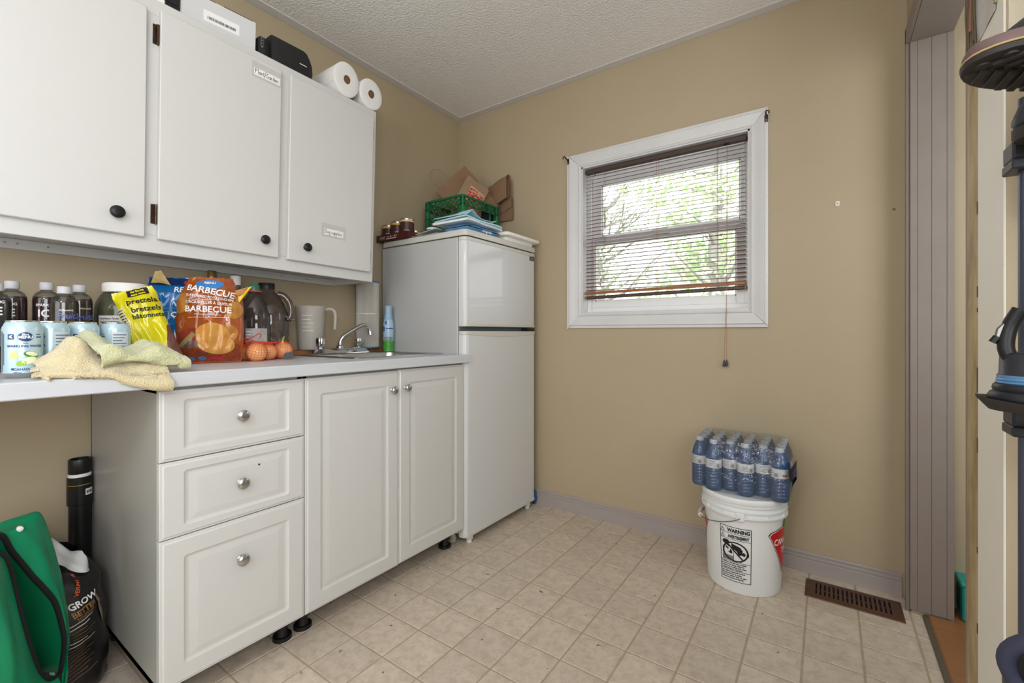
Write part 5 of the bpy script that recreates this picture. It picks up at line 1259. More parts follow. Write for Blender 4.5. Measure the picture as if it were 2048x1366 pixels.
# lower folded cloth: u along the edge (towards the sink), v from back underside, over the back fold, to the front and under
def low(u_, v_):
    y = -2.035 + .222 * u_ ; ov = sm(.25, 1.0, u_)
    xb = .455 + .02 * nz(u_ * 3, 1.2); xf = .632 + .032 * ov - .035 * (1 - sm(0, .28, u_))
    zb = .003
    bump_ = (.060 + .016 * nz(u_ * 9, v_ * 6, 3)) * math.exp(-((u_ - .28) / .19) ** 2) + .012 * math.exp(-((u_ - .75) / .2) ** 2)
    if v_ < .68:
        s_ = v_ / .68; x = xb + (xf - xb) * s_
        z = .014 + bump_ * sin(pi * min(1, s_ * 1.05)) ** 1.2 + .010 * sin(pi * s_) + .006 * nz(u_ * 5 + 3, s_ * 4) + .006 * abs(nz(u_ * 9 + s_ * 4, s_ * 5, 4)) - .030 * ov * sm(.72, 1, s_)
    elif v_ < .80:
        s_ = (v_ - .68) / .12; a = pi * s_; rr2 = .0055 + .007 * ov * (1 - .0)
        zc = .014 + .0 - .030 * ov + .006 * nz(u_ * 5 + 3, 4) - rr2
        x = xf + rr2 * sin(a) * 1.1; z = zc + rr2 * cos(a)
    else:
        s_ = (v_ - .80) / .20; rr2 = .0055 + .007 * ov; zc = .014 - .030 * ov + .006 * nz(u_ * 5 + 3, 4) - 2 * rr2
        x = xf - s_ * (.028 if u_ < .9 else .02); z = zc + .0 + (.0035 + .030 * ov + .010 * ov) * sm(.0, 1, s_) * (1 if ov > .05 else .3)
        x = max(x, .647 if z < .003 else 0) 
    z = max(z, zb) if x < .645 else z
    return (x - .56, y + 1.92 + .010 * (v_ - .5) * (1 - 2 * u_), z)
ty_ = cloth('terry_towel', 'cream yellow terry cloth folded and hanging over the front counter edge', (.56, -1.92, CT), low, M_ty, 130, 110, .006, hem=[(.60, .665)])
b = B()
def under(u_, v_):
    return (-.060 + .120 * v_ - .02 * (1 - u_) + .004 * nz(u_ * 5, v_ * 5, 7), -.128 + .15 * u_ + .016 * sin(pi * v_), .013 + .006 * sin(3 * u_) * v_ + .014 * (1 - v_) * (1 - u_) + .002 * nz(u_ * 40, v_ * 40, 3))
sheet(b, under, .0085, 40, 30); b.build('under_fold', M_ty, ty_, 75)
b = B()
def under2(u_, v_):
    return (-.075 + .115 * v_ - .02 * (1 - u_), -.118 + .15 * u_ + .018 * sin(pi * v_ + .5), .024 + .010 * (1 - v_) + .012 * u_ + .003 * nz(u_ * 30, v_ * 30, 6))
sheet(b, under2, .0075, 40, 30); b.build('under_fold', M_tw, ty_, 75)
def up(u_, v_):
    y = -1.945 + .176 * u_ + .012 * (v_ - .5) + .004 * nz(v_ * 6, u_ * 2, 8)
    hb = .050 * math.exp(-((u_ - .12) / .22) ** 2) + .030 * math.exp(-((u_ - .72) / .24) ** 2)
    if v_ < .56:
        s_ = v_ / .56; x = .455 + .155 * s_
        z = .046 + hb * (1 - .30 * s_ ** 2) * (.75 + .25 * sin(pi * min(1, s_ + .3))) + .010 * nz(u_ * 4, s_ * 3, 5) - .006 * s_ + .006 * sin(7 * u_ + 4 * s_) + .010 * abs(nz(u_ * 7 - s_ * 3, s_ * 5, 2)) * (1 - s_)
    else:
        s_ = (v_ - .56) / .44; z0_ = .046 + hb * .70 * .93 + .010 * nz(u_ * 4, 3, 5) - .006 + .006 * sin(7 * u_ + 4)
        low_ = .024 if u_ < .88 else .014
        x = .610 + .026 * sin(pi * .5 * min(1, s_ * 1.6)) - .012 * sm(.7, 1, s_) + .005 * nz(u_ * 7, s_ * 4, 2); z = z0_ + (low_ + .012 * sin(5 * u_) - z0_) * sm(0, 1, s_)
    return (x - .54, y + 1.86, max(z, .022 if u_ < .86 else .012))
cloth('terry_towel', 'pale lime terry cloth bunched up on top of the folded yellow one', (.54, -1.86, CT), up, M_tg, 130, 110, .007, hem=[(.50, .58)])
# ================================================================== BUCKET AND WATER
t = thing('bucket', 'white plastic pail with warning label and red emblem on the floor under the window', 'bucket', (1.727, -.217, 0))
M_pail = mat('white_polyethylene', (226, 228, 228), rough=.32, sss=.0, bump=(40, .03, .002))
def rb(z): return .1315 + .0125 * z / .30
n = 64
B().lathe([(0, .006), (.120, .005), (.1245, 0), (.1300, .002), (rb(.012), .012), (rb(.15), .15), (rb(.292), .292), (rb(.30), .297), (.1550, .298), (.1555, .304), (.1500, .305), (.1480, .318), (.1545, .320), (.1548, .325), (.1485, .327), (.1475, .338), (.1535, .340), (.1538, .345), (.148, .347), (.147, .352)], n, cap=False).build('body', M_pail, t, 35)
b = B()
for k in range(12):
    a = 2 * pi * k / 12 + .2; b.box(.146, .1545, -.0012, .0012, .3045, .3205, fn=lambda x, y, z, a=a: (x * cos(a) - y * sin(a), x * sin(a) + y * cos(a), z))
o = b.build('collar_rib', M_pail, t); o['kind'] = 'stuff'
B().lathe([(.147, .350), (.1535, .351), (.1545, .356), (.1545, .366), (.152, .370), (.147, .371), (.144, .368), (0, .3675)], n, cap=False).build('lid', M_pail, t, 35)
P0 = facing(1.727, -.217); PE = P0 - radians(4)
for s_ in (0, pi):
    a = PE + s_; b = B(); b.box(.143, .1565, -.016, .016, .286, .319, .004, fn=lambda x, y, z, a=a: (x * cos(a) - y * sin(a), x * sin(a) + y * cos(a), z)); b.build('handle_ear', M_pail, t)
pth = []
for k in range(33):
    q = k / 32; a = PE - pi * q; s_ = sin(pi * q); R = .1585 + .004 * s_
    pth.append((R * cos(a), R * sin(a), .300 - .056 * s_ ** .75))
B().tube(pth, .0016, 7).build('wire_handle', mat('grey_steel_wire', (120, 120, 120), rough=.35, metal=.9), t, 60)
B().tube([pth[k] for k in range(13, 20)], .0085, 14).build('grip', mat('white_grip_plastic', (220, 206, 204), rough=.5), t, 50)
def pw(off=.0006, zt_=0.0): return lambda a, c: ((rb(c) + off) * cos(P0 + a / .138), (rb(c) + off) * sin(P0 + a / .138), c)
LX, LZ = -.0275, .047; LW, LHt = .110, .210
def inl(poly): return [(LX + a, LZ + c) for a, c in poly]
def frame_poly(b, x0, x1, z0, z1, w, f):
    for q in ((x0, x1, z0, z0 + w), (x0, x1, z1 - w, z1), (x0, x0 + w, z0, z1), (x1 - w, x1, z0, z1)): b.tri2d(refine([rrect(LX + q[0], LX + q[1], LZ + q[2], LZ + q[3], .0003)], .008), f)
b = B(); f = pw(); h2 = LW / 2
frame_poly(b, -h2, h2, 0, LHt, .0022, f)
for z in (.183, .160, .075, .040): b.tri2d(refine([rrect(LX - h2, LX + h2, LZ + z, LZ + z + .0016, .0003)], .008), f)
b.build('warning_frame', M_ink, t, 60)
b = B(); T = lambda s, sz, dx, dy, bo=.03, sx=1.0: at2(text2d(s, sz, bo, maxlen=.008, sx=sx), LX + dx, LZ + dy)
b.tri2d(T('WARNING', .0195, .011, .189, .05, .82), f); b.tri2d(T('AVERTISSEMENT', .0165, .011, .166, .05, .60), f)
for z in (.1865, .1635):
    for q in (((-.0535, z), (-.0375, z), (-.0455, z + .0165)),): b.tri2d(refine([inl(q)], .006), f)
b.build('warning_lettering', M_ink, t, 60)
f2 = pw(.0010); b = B()
for z in (.1865, .1635): b.tri2d(refine([inl([(-.0507, z + .0016), (-.0403, z + .0016), (-.0455, z + .0125)])], .006), f2)
b.build('triangle_fill', M_whiteprint, t, 60)
b = B()
for z in (.1865, .1635): b.tri2d(refine([inl(rrect(-.0462, -.0448, z + .0045, z + .0105, .0004)), inl(rrect(-.0462, -.0448, z + .0022, z + .0036, .0004))], .006), pw(.0014))
b.build('exclamation', M_ink, t, 60)
# pictogram: child tipping into a pail, barred circle
b = B(); f3 = pw(.0006)
b.tri2d(refine([inl(rrect(-.044, -.005, .079, .098, .001))], .006), f3); b.build('pail_picture', mat('print_mid_grey', (120, 122, 124), rough=.6), t, 60)
b = B()
for poly in ([(-.046, .152), (-.036, .157), (-.024, .155), (-.020, .148), (-.034, .138), (-.046, .142)], [(-.014, .146), (.000, .142), (.018, .136), (.026, .124), (.022, .108), (.012, .104), (.006, .118), (-.004, .124), (-.012, .130)],
             [(-.036, .126), (-.026, .119), (-.022, .124), (-.032, .131)], [(-.028, .112), (-.014, .104), (-.010, .110), (-.012, .120), (-.018, .122), (-.020, .112)], [(.022, .108), (.032, .104), (.036, .112), (.030, .120), (.024, .116)], [(-.040, .146), (-.018, .132), (-.022, .130), (-.042, .140)], [(.044, .104), (.047, .104), (.047, .118), (.044, .118)], [(.014, .079), (.022, .079), (.022, .084), (.014, .084)]):
    b.tri2d(refine([inl(poly)], .006), f3)
for a in (-.046, -.006): b.tri2d(refine([inl(rrect(a, a + .0015, .078, .128, .0003))], .006), f3)
R1, R2 = .0455, .0395; cx_, cz_ = 0, .1155; ringp = []
for k in range(32):
    a0, a1 = 2 * pi * k / 32, 2 * pi * (k + 1) / 32
    b.tri2d(refine([inl([(cx_ + R1 * cos(a0), cz_ + .84 * R1 * sin(a0)), (cx_ + R1 * cos(a1), cz_ + .84 * R1 * sin(a1)), (cx_ + R2 * cos(a1), cz_ + .84 * R2 * sin(a1)), (cx_ + R2 * cos(a0), cz_ + .84 * R2 * sin(a0))])], None), pw(.0012))
b.tri2d(refine([inl([(-.032, .143), (-.027, .146), (.032, .088), (.027, .085)])], .006), pw(.0012)); b.build('pictogram', M_ink, t, 60)
b = B()
for k, s in enumerate(('Children can fall into bucket', 'and drown. Keep children', 'away from bucket with even', 'a small amount of liquid.')): b.tri2d(at2(text2d(s, .0078, .04, align='LEFT', maxlen=.01), LX - .051, LZ + .0675 - k * .0078), f)
for k, s in enumerate(('Les enfants peuvent tomber', 'dans le seau et se noyer.', 'Tenir les enfants loin du seau', 'même avec peu de liquide.')): b.tri2d(at2(text2d(s, .0076, .04, align='LEFT', maxlen=.01), LX - .051, LZ + .0325 - k * .0078), f)
b.build('small_print', M_ink, t, 60)
M_ctred = mat('glossy_red_print', (196, 24, 30), rough=.3)
def emblem(ca):
    fr = lambda off: (lambda a, c: ((rb(c) + off) * cos(P0 + ca + a / .138), (rb(c) + off) * sin(P0 + ca + a / .138), c))
    def tri(g):
        w, zt_, zb_ = .098 - g * 1.5, .248 - g, .085 + g * 1.9; P = [(-w, zt_ - .010), (-w + .010, zt_), (-w * .4, zt_ + .012), (w * .4, zt_ + .012), (w - .010, zt_), (w, zt_ - .010), (.012, zb_), (0, zb_ - .004), (-.012, zb_)]
        return list(reversed(P))
    b = B(); b.tri2d(refine([tri(0)], .010), fr(.0005)); b.build('emblem_border', M_ink, t, 60)
    b = B(); b.tri2d(refine([tri(.0025)], .010), fr(.0009)); b.build('emblem_white_line', M_whiteprint, t, 60)
    b = B(); b.tri2d(refine([tri(.0045)], .010), fr(.0013)); b.build('emblem_red', M_ctred, t, 60)
    b = B(); b.tri2d(at2(text2d('CANADIAN', .034, .02, maxlen=.01, sx=.80), 0, .196), fr(.0018)); b.tri2d(at2(text2d('TIRE', .034, .02, maxlen=.01, sx=.8), 0, .158), fr(.0018)); b.build('emblem_lettering', M_whiteprint, t, 60)
    b = B(); b.tri2d(refine([[(0, .292), (.008, .280), (.014, .284), (.013, .270), (.024, .272), (.018, .262), (.010, .254), (-.010, .254), (-.018, .262), (-.024, .272), (-.013, .270), (-.014, .284), (-.008, .280)][::-1]], .01), fr(.0018)); b.build('emblem_leaf', M_dgreen, t, 60)
emblem(radians(36) + .098 / .138); emblem(radians(-62) - .098 / .138)

M_watbody = film('blue_water_bottle', tint=(140, 182, 222), body=(66, 114, 170), opaque=.38, gloss=.10, rough=.08)
M_wlab = mat('bottle_label_white', (208, 212, 216), rough=.4)
M_wcap = mat('translucent_white_cap', (176, 184, 192), rough=.45)
WB = .3715
def water_bottle(x, y, lab, first=[None]):
    if first[0] is None:
        t = thing('water_bottle', lab, 'bottle', (x, y, WB), group='water bottles in the shrink-wrapped pack'); r = .031; n = 24
        prof = [(0, .006), (.016, .003), (.026, .0), (.0295, .004), (r, .010)]
        z = .014
        while z < .082: prof += [(r, z), (r, z + .006), (r * .94, z + .008), (r * .94, z + .0095), (r, z + .0115)]; z += .0125
        prof += [(r * .965, .087), (r * .965, .123), (r, .126), (r, .130), (.029, .142), (.023, .160), (.0165, .174), (.0128, .180), (.0125, .184)]
        B().lathe(prof, n, cap=False).build('shell', M_watbody, t, 60)
        B().lathe([(.0302, .088), (.0304, .089), (.0304, .122), (.0302, .123)], 32, cap=False).build('label', M_wlab, t, 60)
        B().lathe([(.0125, .181), (.0148, .1815), (.0148, .195), (.0138, .197), (0, .197)], 24, cap=False).build('cap', M_wcap, t, 40)
        f = wrapfn(.0307, 0); b = B()
        for k in range(5): b.tri2d(refine([rrect(-.020, .004 - (k % 2) * .006, .096 + k * .005, .0975 + k * .005, .0004)], .006), f)
        y_ = .008
        for k in range(9): b.tri2d(refine([rrect(y_ + k * .0014, y_ + k * .0014 + .0008, .093, .107, .0002)], None), f)
        for k in range(4): b.tri2d(refine([rrect(-.075, -.035 - (k % 2) * .004, .095 + k * .0055, .0965 + k * .0055, .0004)], .006), f)
        b.build('label_print', mat('label_ink_grey', (110, 114, 120), rough=.5), t, 60)
        b = B(); b.tri2d(refine([rrect(.035, .055, .098, .103, .0006)], .006), f); b.build('label_stripe', mat('label_red_navy', (150, 90, 96), rough=.5), t, 60)
        first[0] = t; return t
    c = copy_tree(first[0]); c.location = (x, y, WB); c['label'] = lab; return c
rows = ('front', 'second', 'third', 'rear'); nth = ('leftmost', 'second from the left', 'third from the left', 'third from the right', 'second from the right', 'rightmost')
rr_ = random.Random(3); PACK = []
for j in range(4):
    for i in range(6):
        x, y = 1.573 + .0575 * i, -.265 - .03 * (i % 2) + .0625 * j; PACK.append((x, y))
        w = water_bottle(x, y, 'blue water bottle, %s in the %s row of the pack' % (nth[i], rows[j]))
        w.rotation_euler = (0, 0, facing(x, y) + rr_.uniform(-1.0, 1.0) + (0 if j else 0))
# shrink film around the pack
def hull2(P):
    P = sorted(P); 
    def half(P):
        h = []
        for p in P:
            while len(h) > 1 and (h[-1][0] - h[-2][0]) * (p[1] - h[-2][1]) - (h[-1][1] - h[-2][1]) * (p[0] - h[-2][0]) <= 0: h.pop()
            h.append(p)
        return h
    a = half(P); b_ = half(P[::-1]); return a[:-1] + b_[:-1]
def outline(r): return hull2([(x + r * cos(a), y + r * sin(a)) for x, y in PACK for a in [2 * pi * k / 16 for k in range(16)]])
def resample(P, n):
    L_ = [0]; Q = P + [P[0]]
    for k in range(len(P)): L_.append(L_[-1] + sqrt((Q[k + 1][0] - Q[k][0]) ** 2 + (Q[k + 1][1] - Q[k][1]) ** 2))
    out = []
    for i in range(n):
        s_ = L_[-1] * i / n; k = max(j for j in range(len(P)) if L_[j] <= s_ + 1e-9); f_ = (s_ - L_[k]) / max(1e-9, L_[k + 1] - L_[k]); out.append((Q[k][0] + (Q[k + 1][0] - Q[k][0]) * f_, Q[k][1] + (Q[k + 1][1] - Q[k][1]) * f_))
    return out
t = thing('shrink_film', 'clear shrink film stretched over the pack of water bottles', 'plastic wrap', (1.717, -.20, WB))
oc = (1.717, -.186); rings_ = []
for r_, z, sc_ in ((.0325, .0006, .97), (.0325, .006, 1), (.0325, .06, 1.0), (.0325, .125, 1.0), (.030, .150, .985), (.022, .182, .965), (.0165, .1985, .955)):
    P = resample(outline(r_), 120)
    rings_.append([((oc[0] + (x - oc[0]) * sc_) - 1.717, (oc[1] + (y - oc[1]) * sc_) + .20, z + (.003 * nz(x * 30, y * 30, 1) if z > .14 else 0)) for x, y in P])
b = B(); b.rings(rings_, lambda a, c, h: (a, c, h), cap0=False, cap1=False)
last = rings_[-1]; cc = (oc[0] - 1.717, oc[1] + .20)
prev = last
for k in range(1, 7):
    s_ = 1 - k / 6.2; cur = [(cc[0] + (p[0] - cc[0]) * s_, cc[1] + (p[1] - cc[1]) * s_, .1985 + .0025 * nz(p[0] * 40 * s_, p[1] * 40 * s_, k)) for p in last]
    b.rings([prev, cur], lambda a, c, h: (a, c, h), cap0=False, cap1=(k == 6)); prev = cur
b.build('film', film('shrink_wrap', opaque=.04, body=(215, 212, 205), gloss=.08, rough=.07, bump=(30, .8, .02)), t, 60)
b = B()
def strap(u_, v_):
    y = -.335 + .11 * u_; a = pi * u_
    return (.1785 + .018 * sin(a) + .004 * nz(u_ * 5, v_ * 3), y + .20, .085 + .045 * v_ * (1 - .4 * u_) + .035 * sin(a) - .05 * u_ * (1 - v_))
sheet(b, strap, .0015, 10, 5); b.build('carry_strap', mat('navy_film_print', (30, 34, 62), rough=.3), t, 60)

# floor register
t = thing('floor_register', 'brown metal floor vent register beside the baseboard in the right corner', 'vent', (2.0812, -.1375, .0004))
M_reg = mat('brown_enamel', (96, 66, 50), rough=.4, metal=.2, var=(20, .3, (78, 52, 38)))
b = B(); hx, hy, ix_, iy_ = .1465, .0735, .118, .046
def RR(x, y, r, h): return [(a, c, h) for a, c in rrect(-x, x, -y, y, r, 3)]
b.rings([RR(hx, hy, .004, 0), RR(hx - .002, hy - .002, .004, .003), RR(hx - .010, hy - .008, .004, .0055), RR(ix_, iy_, .002, .0055), RR(ix_, iy_, .002, .0012)], lambda a, c, h: (a, c, h), cap0=False, cap1=False); b.build('frame', M_reg, t, 30)
B().box(-ix_, ix_, -iy_, iy_, .0004, .0012).build('duct_shade', mat('duct_shade_black', (10, 9, 8), rough=.9), t)  # black sheet paints the shade down inside the duct
sm_ = B(); sm_.box(-.0042, .0042, -iy_, iy_, -.0016, .0022, .0006); sme = sm_.mesh('slat', M_reg)
for k in range(18):
    o = bpy.data.objects.new('slat', sme); COL.objects.link(o); o.parent = t; o.location = (-ix_ + .0138 * (k + .0) + .0005, 0, .0032)
o = B().box(-ix_, ix_, -.004, .002, .0014, .0030, .0004).build('damper_bar', M_reg, t)
for x_ in (-.132, .132): B().lathe([(.0032, .0052), (.003, .0062), (0, .0066)], 10, (x_, .0, 0), cap=False).build('screw', mat('worn_screw', (120, 96, 78), rough=.4, metal=.7), t)
# blue bag end peeking behind the fridge
t = thing('blue_bag', 'sliver of bright blue plastic showing behind the fridge base at the wall', 'bag', (.600, -.028, 0))
b = B()
b.grid(lambda u_, v_: ((.016 + .005 * nz(cos(6.28 * u_) * 2, v_ * 4, 1)) * sin(pi * (.08 + .86 * v_)) ** .5 * cos(2 * pi * u_) + .008, (.011 + .004 * nz(sin(6.28 * u_) * 2, v_ * 4, 2)) * sin(pi * (.08 + .86 * v_)) ** .5 * sin(2 * pi * u_), .002 + v_ * .085), 16, 12, cu=True)
b.build('plastic', mat('royal_blue_plastic', (18, 82, 140), rough=.3), t, 60)
# plumbing bits seen under the sink cabinet
# ================================================================== UNDER THE COUNTER AT THE LEFT
t = thing('drain_pipe', 'black plastic pipe with coupling standing in the corner by the drawer cabinet', 'pipe', (.034, -1.8605, 0))
M_abs = mat('black_abs', (20, 20, 22), rough=.35)
B().lathe([(.0235, 0), (.0265, .0), (.0265, .46), (.0235, .46)], 32).build('pipe', M_abs, t)
B().lathe([(.0285, .449), (.0305, .450), (.0308, .455), (.0305, .537), (.028, .5385)], 36).build('coupling', M_abs, t)
B().lathe([(.0270, .538), (.0282, .539), (.0280, .548), (.0270, .549)], 36).build('white_band', M_whiteprint, t)
B().lathe([(.0270, .548), (.0275, .549), (.0275, .591), (.0265, .594), (.023, .594), (.0225, .56), (0, .56)], 36, cap=False).build('top_fitting', M_abs, t)
ph = facing(.034, -1.86); f = wrapfn(.0312, ph)
b = B(); b.tri2d(refine([rrect(-.034, .030, .5135, .5148, .0004)], .008), f); b.build('yellow_stripe', mat('yellow_marking', (190, 170, 40), rough=.5), t)
b = B(); b.tri2d(refine([rrect(.014, .038, .480, .500, .001)], .008), f); b.build('sticker', M_paper, t)
b = B()
for k in range(4): b.tri2d(refine([rrect(.017 + k * .005, .020 + k * .005, .485, .495, .0004)], None), wrapfn(.0317, ph))
b.build('sticker_print', M_ink, t)
# bag of soil
t = thing('soil_bag', 'opened black bag of potting mix with white lining beside the drawer cabinet', 'bag', (.215, -1.945, 0))
def soil(a, v, off=0.0):
    k = (1 - .10 * v) * (.88 + .12 * sm(0, .08, v)); rx, ry = .128 * k, .108 * k
    c, s = cos(a), sin(a); q = (abs(c) ** 2.6 + abs(s) ** 2.6) ** (-1 / 2.6)
    w = .010 * nz(c * 2.2, s * 2.2, v * 5) + .006 * nz(c * 5, s * 5, v * 11 + 3)
    pinch = 1 - .34 * sm(.80, 1.0, v)
    return Vector(((rx * q * pinch + w + off) * c - .03 * sm(.7, 1, v), min((ry * q * pinch + w + off) * s, .1135 + off) - .010 * v, v * (.385 - .03 * s)))
M_soil = mat('black_poly_bag', (34, 32, 33), rough=.28, var=(5, .3, (24, 23, 24)), spec=.6)
b = B(); b.grid(lambda u_, v_: soil(2 * pi * u_, v_), 60, 34, cu=True); b.grid(lambda u_, v_: soil(2 * pi * u_, 0) * (1 - v_), 60, 3, cu=True); b.build('film', M_soil, t, 70)
SP = lambda off=.0016: (lambda a, c: soil(a / .13, min(1, c / .385), off))
AO = facing(.245, -1.945) * .13
def stxt(items, name, m, off=.002):
    b = B()
    for s, sz, dx, dy, rot, bo in items: b.tri2d(at2(text2d(s, sz, bo, maxlen=.008), AO + dx, dy, rot), SP(off))
    return b.build(name, m, t, 70)
M_gold = mat('gold_brown_print', (150, 112, 60), rough=.4)
stxt([('GROW', .025, .076, .262, .34, .03)], 'lettering', M_whiteprint); stxt([('BETTER', .021, .078, .240, .34, .03), ('TOGETHER', .011, .080, .228, .34, .02)], 'lettering', M_gold)
stxt([('VERMI', .015, .066, .305, 1.25, .02), ('&', .013, .066, .335, 1.2, .02)], 'orange_lettering', mat('orange_print', (206, 84, 40), rough=.4))
b = B(); b2 = B()
for k in range(16):
    z = .208 - k * .0098; L_ = .080 - (k % 3) * .012
    pts = [(AO + .018 + .0 - .02 * 0, z - .006), (AO + .018 + L_, z + L_ * .32 - .006), (AO + .018 + L_, z + L_ * .32 - .0035), (AO + .018, z - .0035)]
    (b2 if k in (0, 1, 5, 6) else b).tri2d(refine([pts], .010), SP(.0018))
b.build('small_print', mat('dim_brown_print', (92, 72, 46), rough=.5), t, 70); b2.build('white_print_lines', mat('white_print_soft', (190, 188, 184), rough=.5), t, 70)
b = B(); b.tri2d(refine([[(AO - .013, .004), (AO - .003, .004), (AO - .003, .16), (AO + .001, .24), (AO - .003, .348), (AO - .013, .35), (AO - .010, .24), (AO - .016, .16)]], .010), SP(.003)); b.build('seam_strip', mat('mint_strip', (176, 204, 194), rough=.5), t, 70)
b = B(); b.tri2d(refine([[(AO + .125, .18), (AO + .14, .20), (AO + .136, .25), (AO + .112, .278), (AO + .108, .272), (AO + .126, .246)]], .01), SP(.002)); b.build('side_print', mat('tan_side_print', (150, 126, 92), rough=.4), t, 70)
def lining(u_, v_):
    a = radians(-150) + radians(190) * u_ ; p = soil(a, .93); o = Vector((cos(a), sin(a), 0))
    hgt = .085 * (1 - .70 * sm(.60, 1, u_)) + .014 * nz(u_ * 6, 1, 1)
    if v_ < .5: return p + Vector((0, 0, hgt * v_ * 2 + .015)) - o * .022 * (1 - v_ * 2) + o * .016 * nz(u_ * 11, v_ * 4, 2)
    s_ = (v_ - .5) * 2; return p + Vector((0, 0, hgt + .015 - .060 * s_)) + o * (.022 * sin(pi * .5 * s_) + .006 + .014 * nz(u_ * 11, v_ * 5, 2))
b = B(); b.grid(lining, 46, 16); b.build('lining', mat('white_poly_lining', (214, 216, 216), rough=.35, sss=.1), t, 70)
b = B(); b.grid(lambda u_, v_: Vector(soil(2 * pi * u_, .90)) * 1.0 * Vector((1, 1, 1)).x * 1.0 - Vector((0, 0, .03 * v_)) if v_ < .01 else Vector((soil(2 * pi * u_, .90).x * (1 - v_), soil(2 * pi * u_, .9).y * (1 - v_), .325)), 30, 4, cu=True); b.build('soil', mat('dark_soil', (36, 27, 22), rough=1, bump=(60, .8, .01)), t, 60)
# green tote bag, open towards the room
GA = [(0.4, -2.101, 0.525), (0.4, -2.071, 0.534), (0.4, -2.038, 0.538), (0.4, -2.015, 0.539), (0.4, -2.005, 0.518), (0.4, -1.994, 0.467), (0.4, -1.98, 0.398), (0.4, -1.967, 0.315), (0.4, -1.96, 0.235), (0.4, -1.959, 0.17), (0.4, -1.967, 0.13)]
GR1 = [(0.47, -2.108, 0.56), (0.464, -2.078, 0.539), (0.458, -2.069, 0.523), (0.452, -2.059, 0.492), (0.446, -2.04, 0.45), (0.44, -2.022, 0.41), (0.434, -2.001, 0.368), (0.428, -1.983, 0.326), (0.422, -1.971, 0.268), (0.416, -1.964, 0.211), (0.41, -1.97, 0.136)]
GR2 = [(0.56, -2.116, 0.552), (0.548, -2.087, 0.523), (0.536, -2.075, 0.496), (0.524, -2.066, 0.45), (0.512, -2.054, 0.374), (0.5, -2.044, 0.316), (0.488, -2.034, 0.267), (0.476, -2.024, 0.222), (0.464, -2.013, 0.182), (0.452, -1.997, 0.153), (0.44, -1.98, 0.147)]
GF = [(0.62, -2.134, 0.541), (0.608, -2.133, 0.487), (0.596, -2.126, 0.419), (0.584, -2.118, 0.349), (0.572, -2.11, 0.278), (0.56, -2.099, 0.212), (0.548, -2.087, 0.166), (0.536, -2.067, 0.13), (0.524, -2.047, 0.115), (0.512, -2.022, 0.114), (0.5, -1.995, 0.125)]
t = thing('tote_bag', 'bright green reusable tote with black trim slumped open under the counter', 'bag', (.45, -2.06, 0))
TB = Vector((.45, -2.06, 0))
def curve(P, u_):
    i = u_ * (len(P) - 1); k = min(int(i), len(P) - 2); f_ = i - k; p0, p1, p2, p3 = [Vector(P[min(max(q, 0), len(P) - 1)]) for q in (k - 1, k, k + 1, k + 2)]
    return .5 * (2 * p1 + (p2 - p0) * f_ + (2 * p0 - 5 * p1 + 4 * p2 - p3) * f_ ** 2 + (3 * p1 - p0 - 3 * p2 + p3) * f_ ** 3)
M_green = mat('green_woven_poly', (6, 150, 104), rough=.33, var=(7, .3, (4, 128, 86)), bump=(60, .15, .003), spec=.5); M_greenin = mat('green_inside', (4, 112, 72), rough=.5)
M_trim = mat('black_binding', (20, 18, 22), rough=.8)
def loft(A, C, bulge, d=(0, 0, 0), amp=.006, n=40, m=12, seed=0, a2=None):
    def f_(u_, v_):
        p = curve(A, u_).lerp(curve(C, u_), v_); s_ = sin(pi * v_)
        return p + Vector(d) * bulge * s_ - TB + Vector((1, .3, .2)) * amp * s_ * nz(u_ * 5 + seed, v_ * 3, seed)
    return f_
b = B(); b.grid(loft(GA, GR1, .010, (.6, .4, .4), seed=1), 40, 10)
GB = [(p[0] - .045, p[1] - .012, p[2] * .985) for p in GA]
b.grid(loft(GB, GA, .03, (-.3, .6, .4), seed=2), 40, 10)
b.build('back_panel', M_green, t, 70)
b = B(); b.grid(loft(GR1, GR2, .075, (-1, -.45, -.1), seed=3, amp=.02), 40, 16); b.build('inside', M_greenin, t, 70)
GG = [(.60, -2.20, .54), (.60, -2.19, .46), (.60, -2.18, .38), (.60, -2.17, .30), (.59, -2.16, .22), (.58, -2.14, .14), (.57, -2.12, .06), (.56, -2.09, .004), (.54, -2.06, .004), (.52, -2.03, .004), (.49, -1.995, .004)]
b = B(); b.grid(loft(GR2, GF, .022, (1, .2, .1), seed=4, amp=.014), 40, 10); b.grid(loft(GF, GG, .02, (1, 0, 0), seed=5, amp=.02), 40, 10)
GH = [(.40, -2.25, .004), (.4, -2.22, .004), (.4, -2.2, .004), (.39, -2.18, .004), (.38, -2.15, .004), (.38, -2.12, .004), (.38, -2.08, .004), (.38, -2.05, .004), (.38, -2.02, .004), (.38, -1.99, .004), (.40, -1.975, .004)]
b.grid(loft(GG, GH, .02, (0, -1, 0), seed=6, amp=.01), 40, 8); b.build('front_panel', M_green, t, 70)
b = B(); b.grid(loft(GA[6:], [(.41, -1.975, .004)] * 2 + [(.43, -1.985, .004)] * 3, .012, (.3, 1, 0), seed=7, amp=.006), 20, 8); b.build('side_panel', M_green, t, 70)
for C_, nm in ((GR1, 'rim_binding'), (GR2, 'rim_binding')):
    b = B()
    def bind(u_, v_, C_=C_): p = curve(C_, u_) - TB; return p + Vector((.0060 * cos(2 * pi * v_), .0025 * cos(2 * pi * v_) + .004 * sin(2 * pi * v_), .0042 * sin(2 * pi * v_)))
    b.grid(lambda u_, v_: bind(v_, u_), 12, 60, cu=True); b.build(nm, M_trim, t, 70)
p = loft(GA, GR1, .010, (.6, .4, .4), seed=1)(.22, .45)
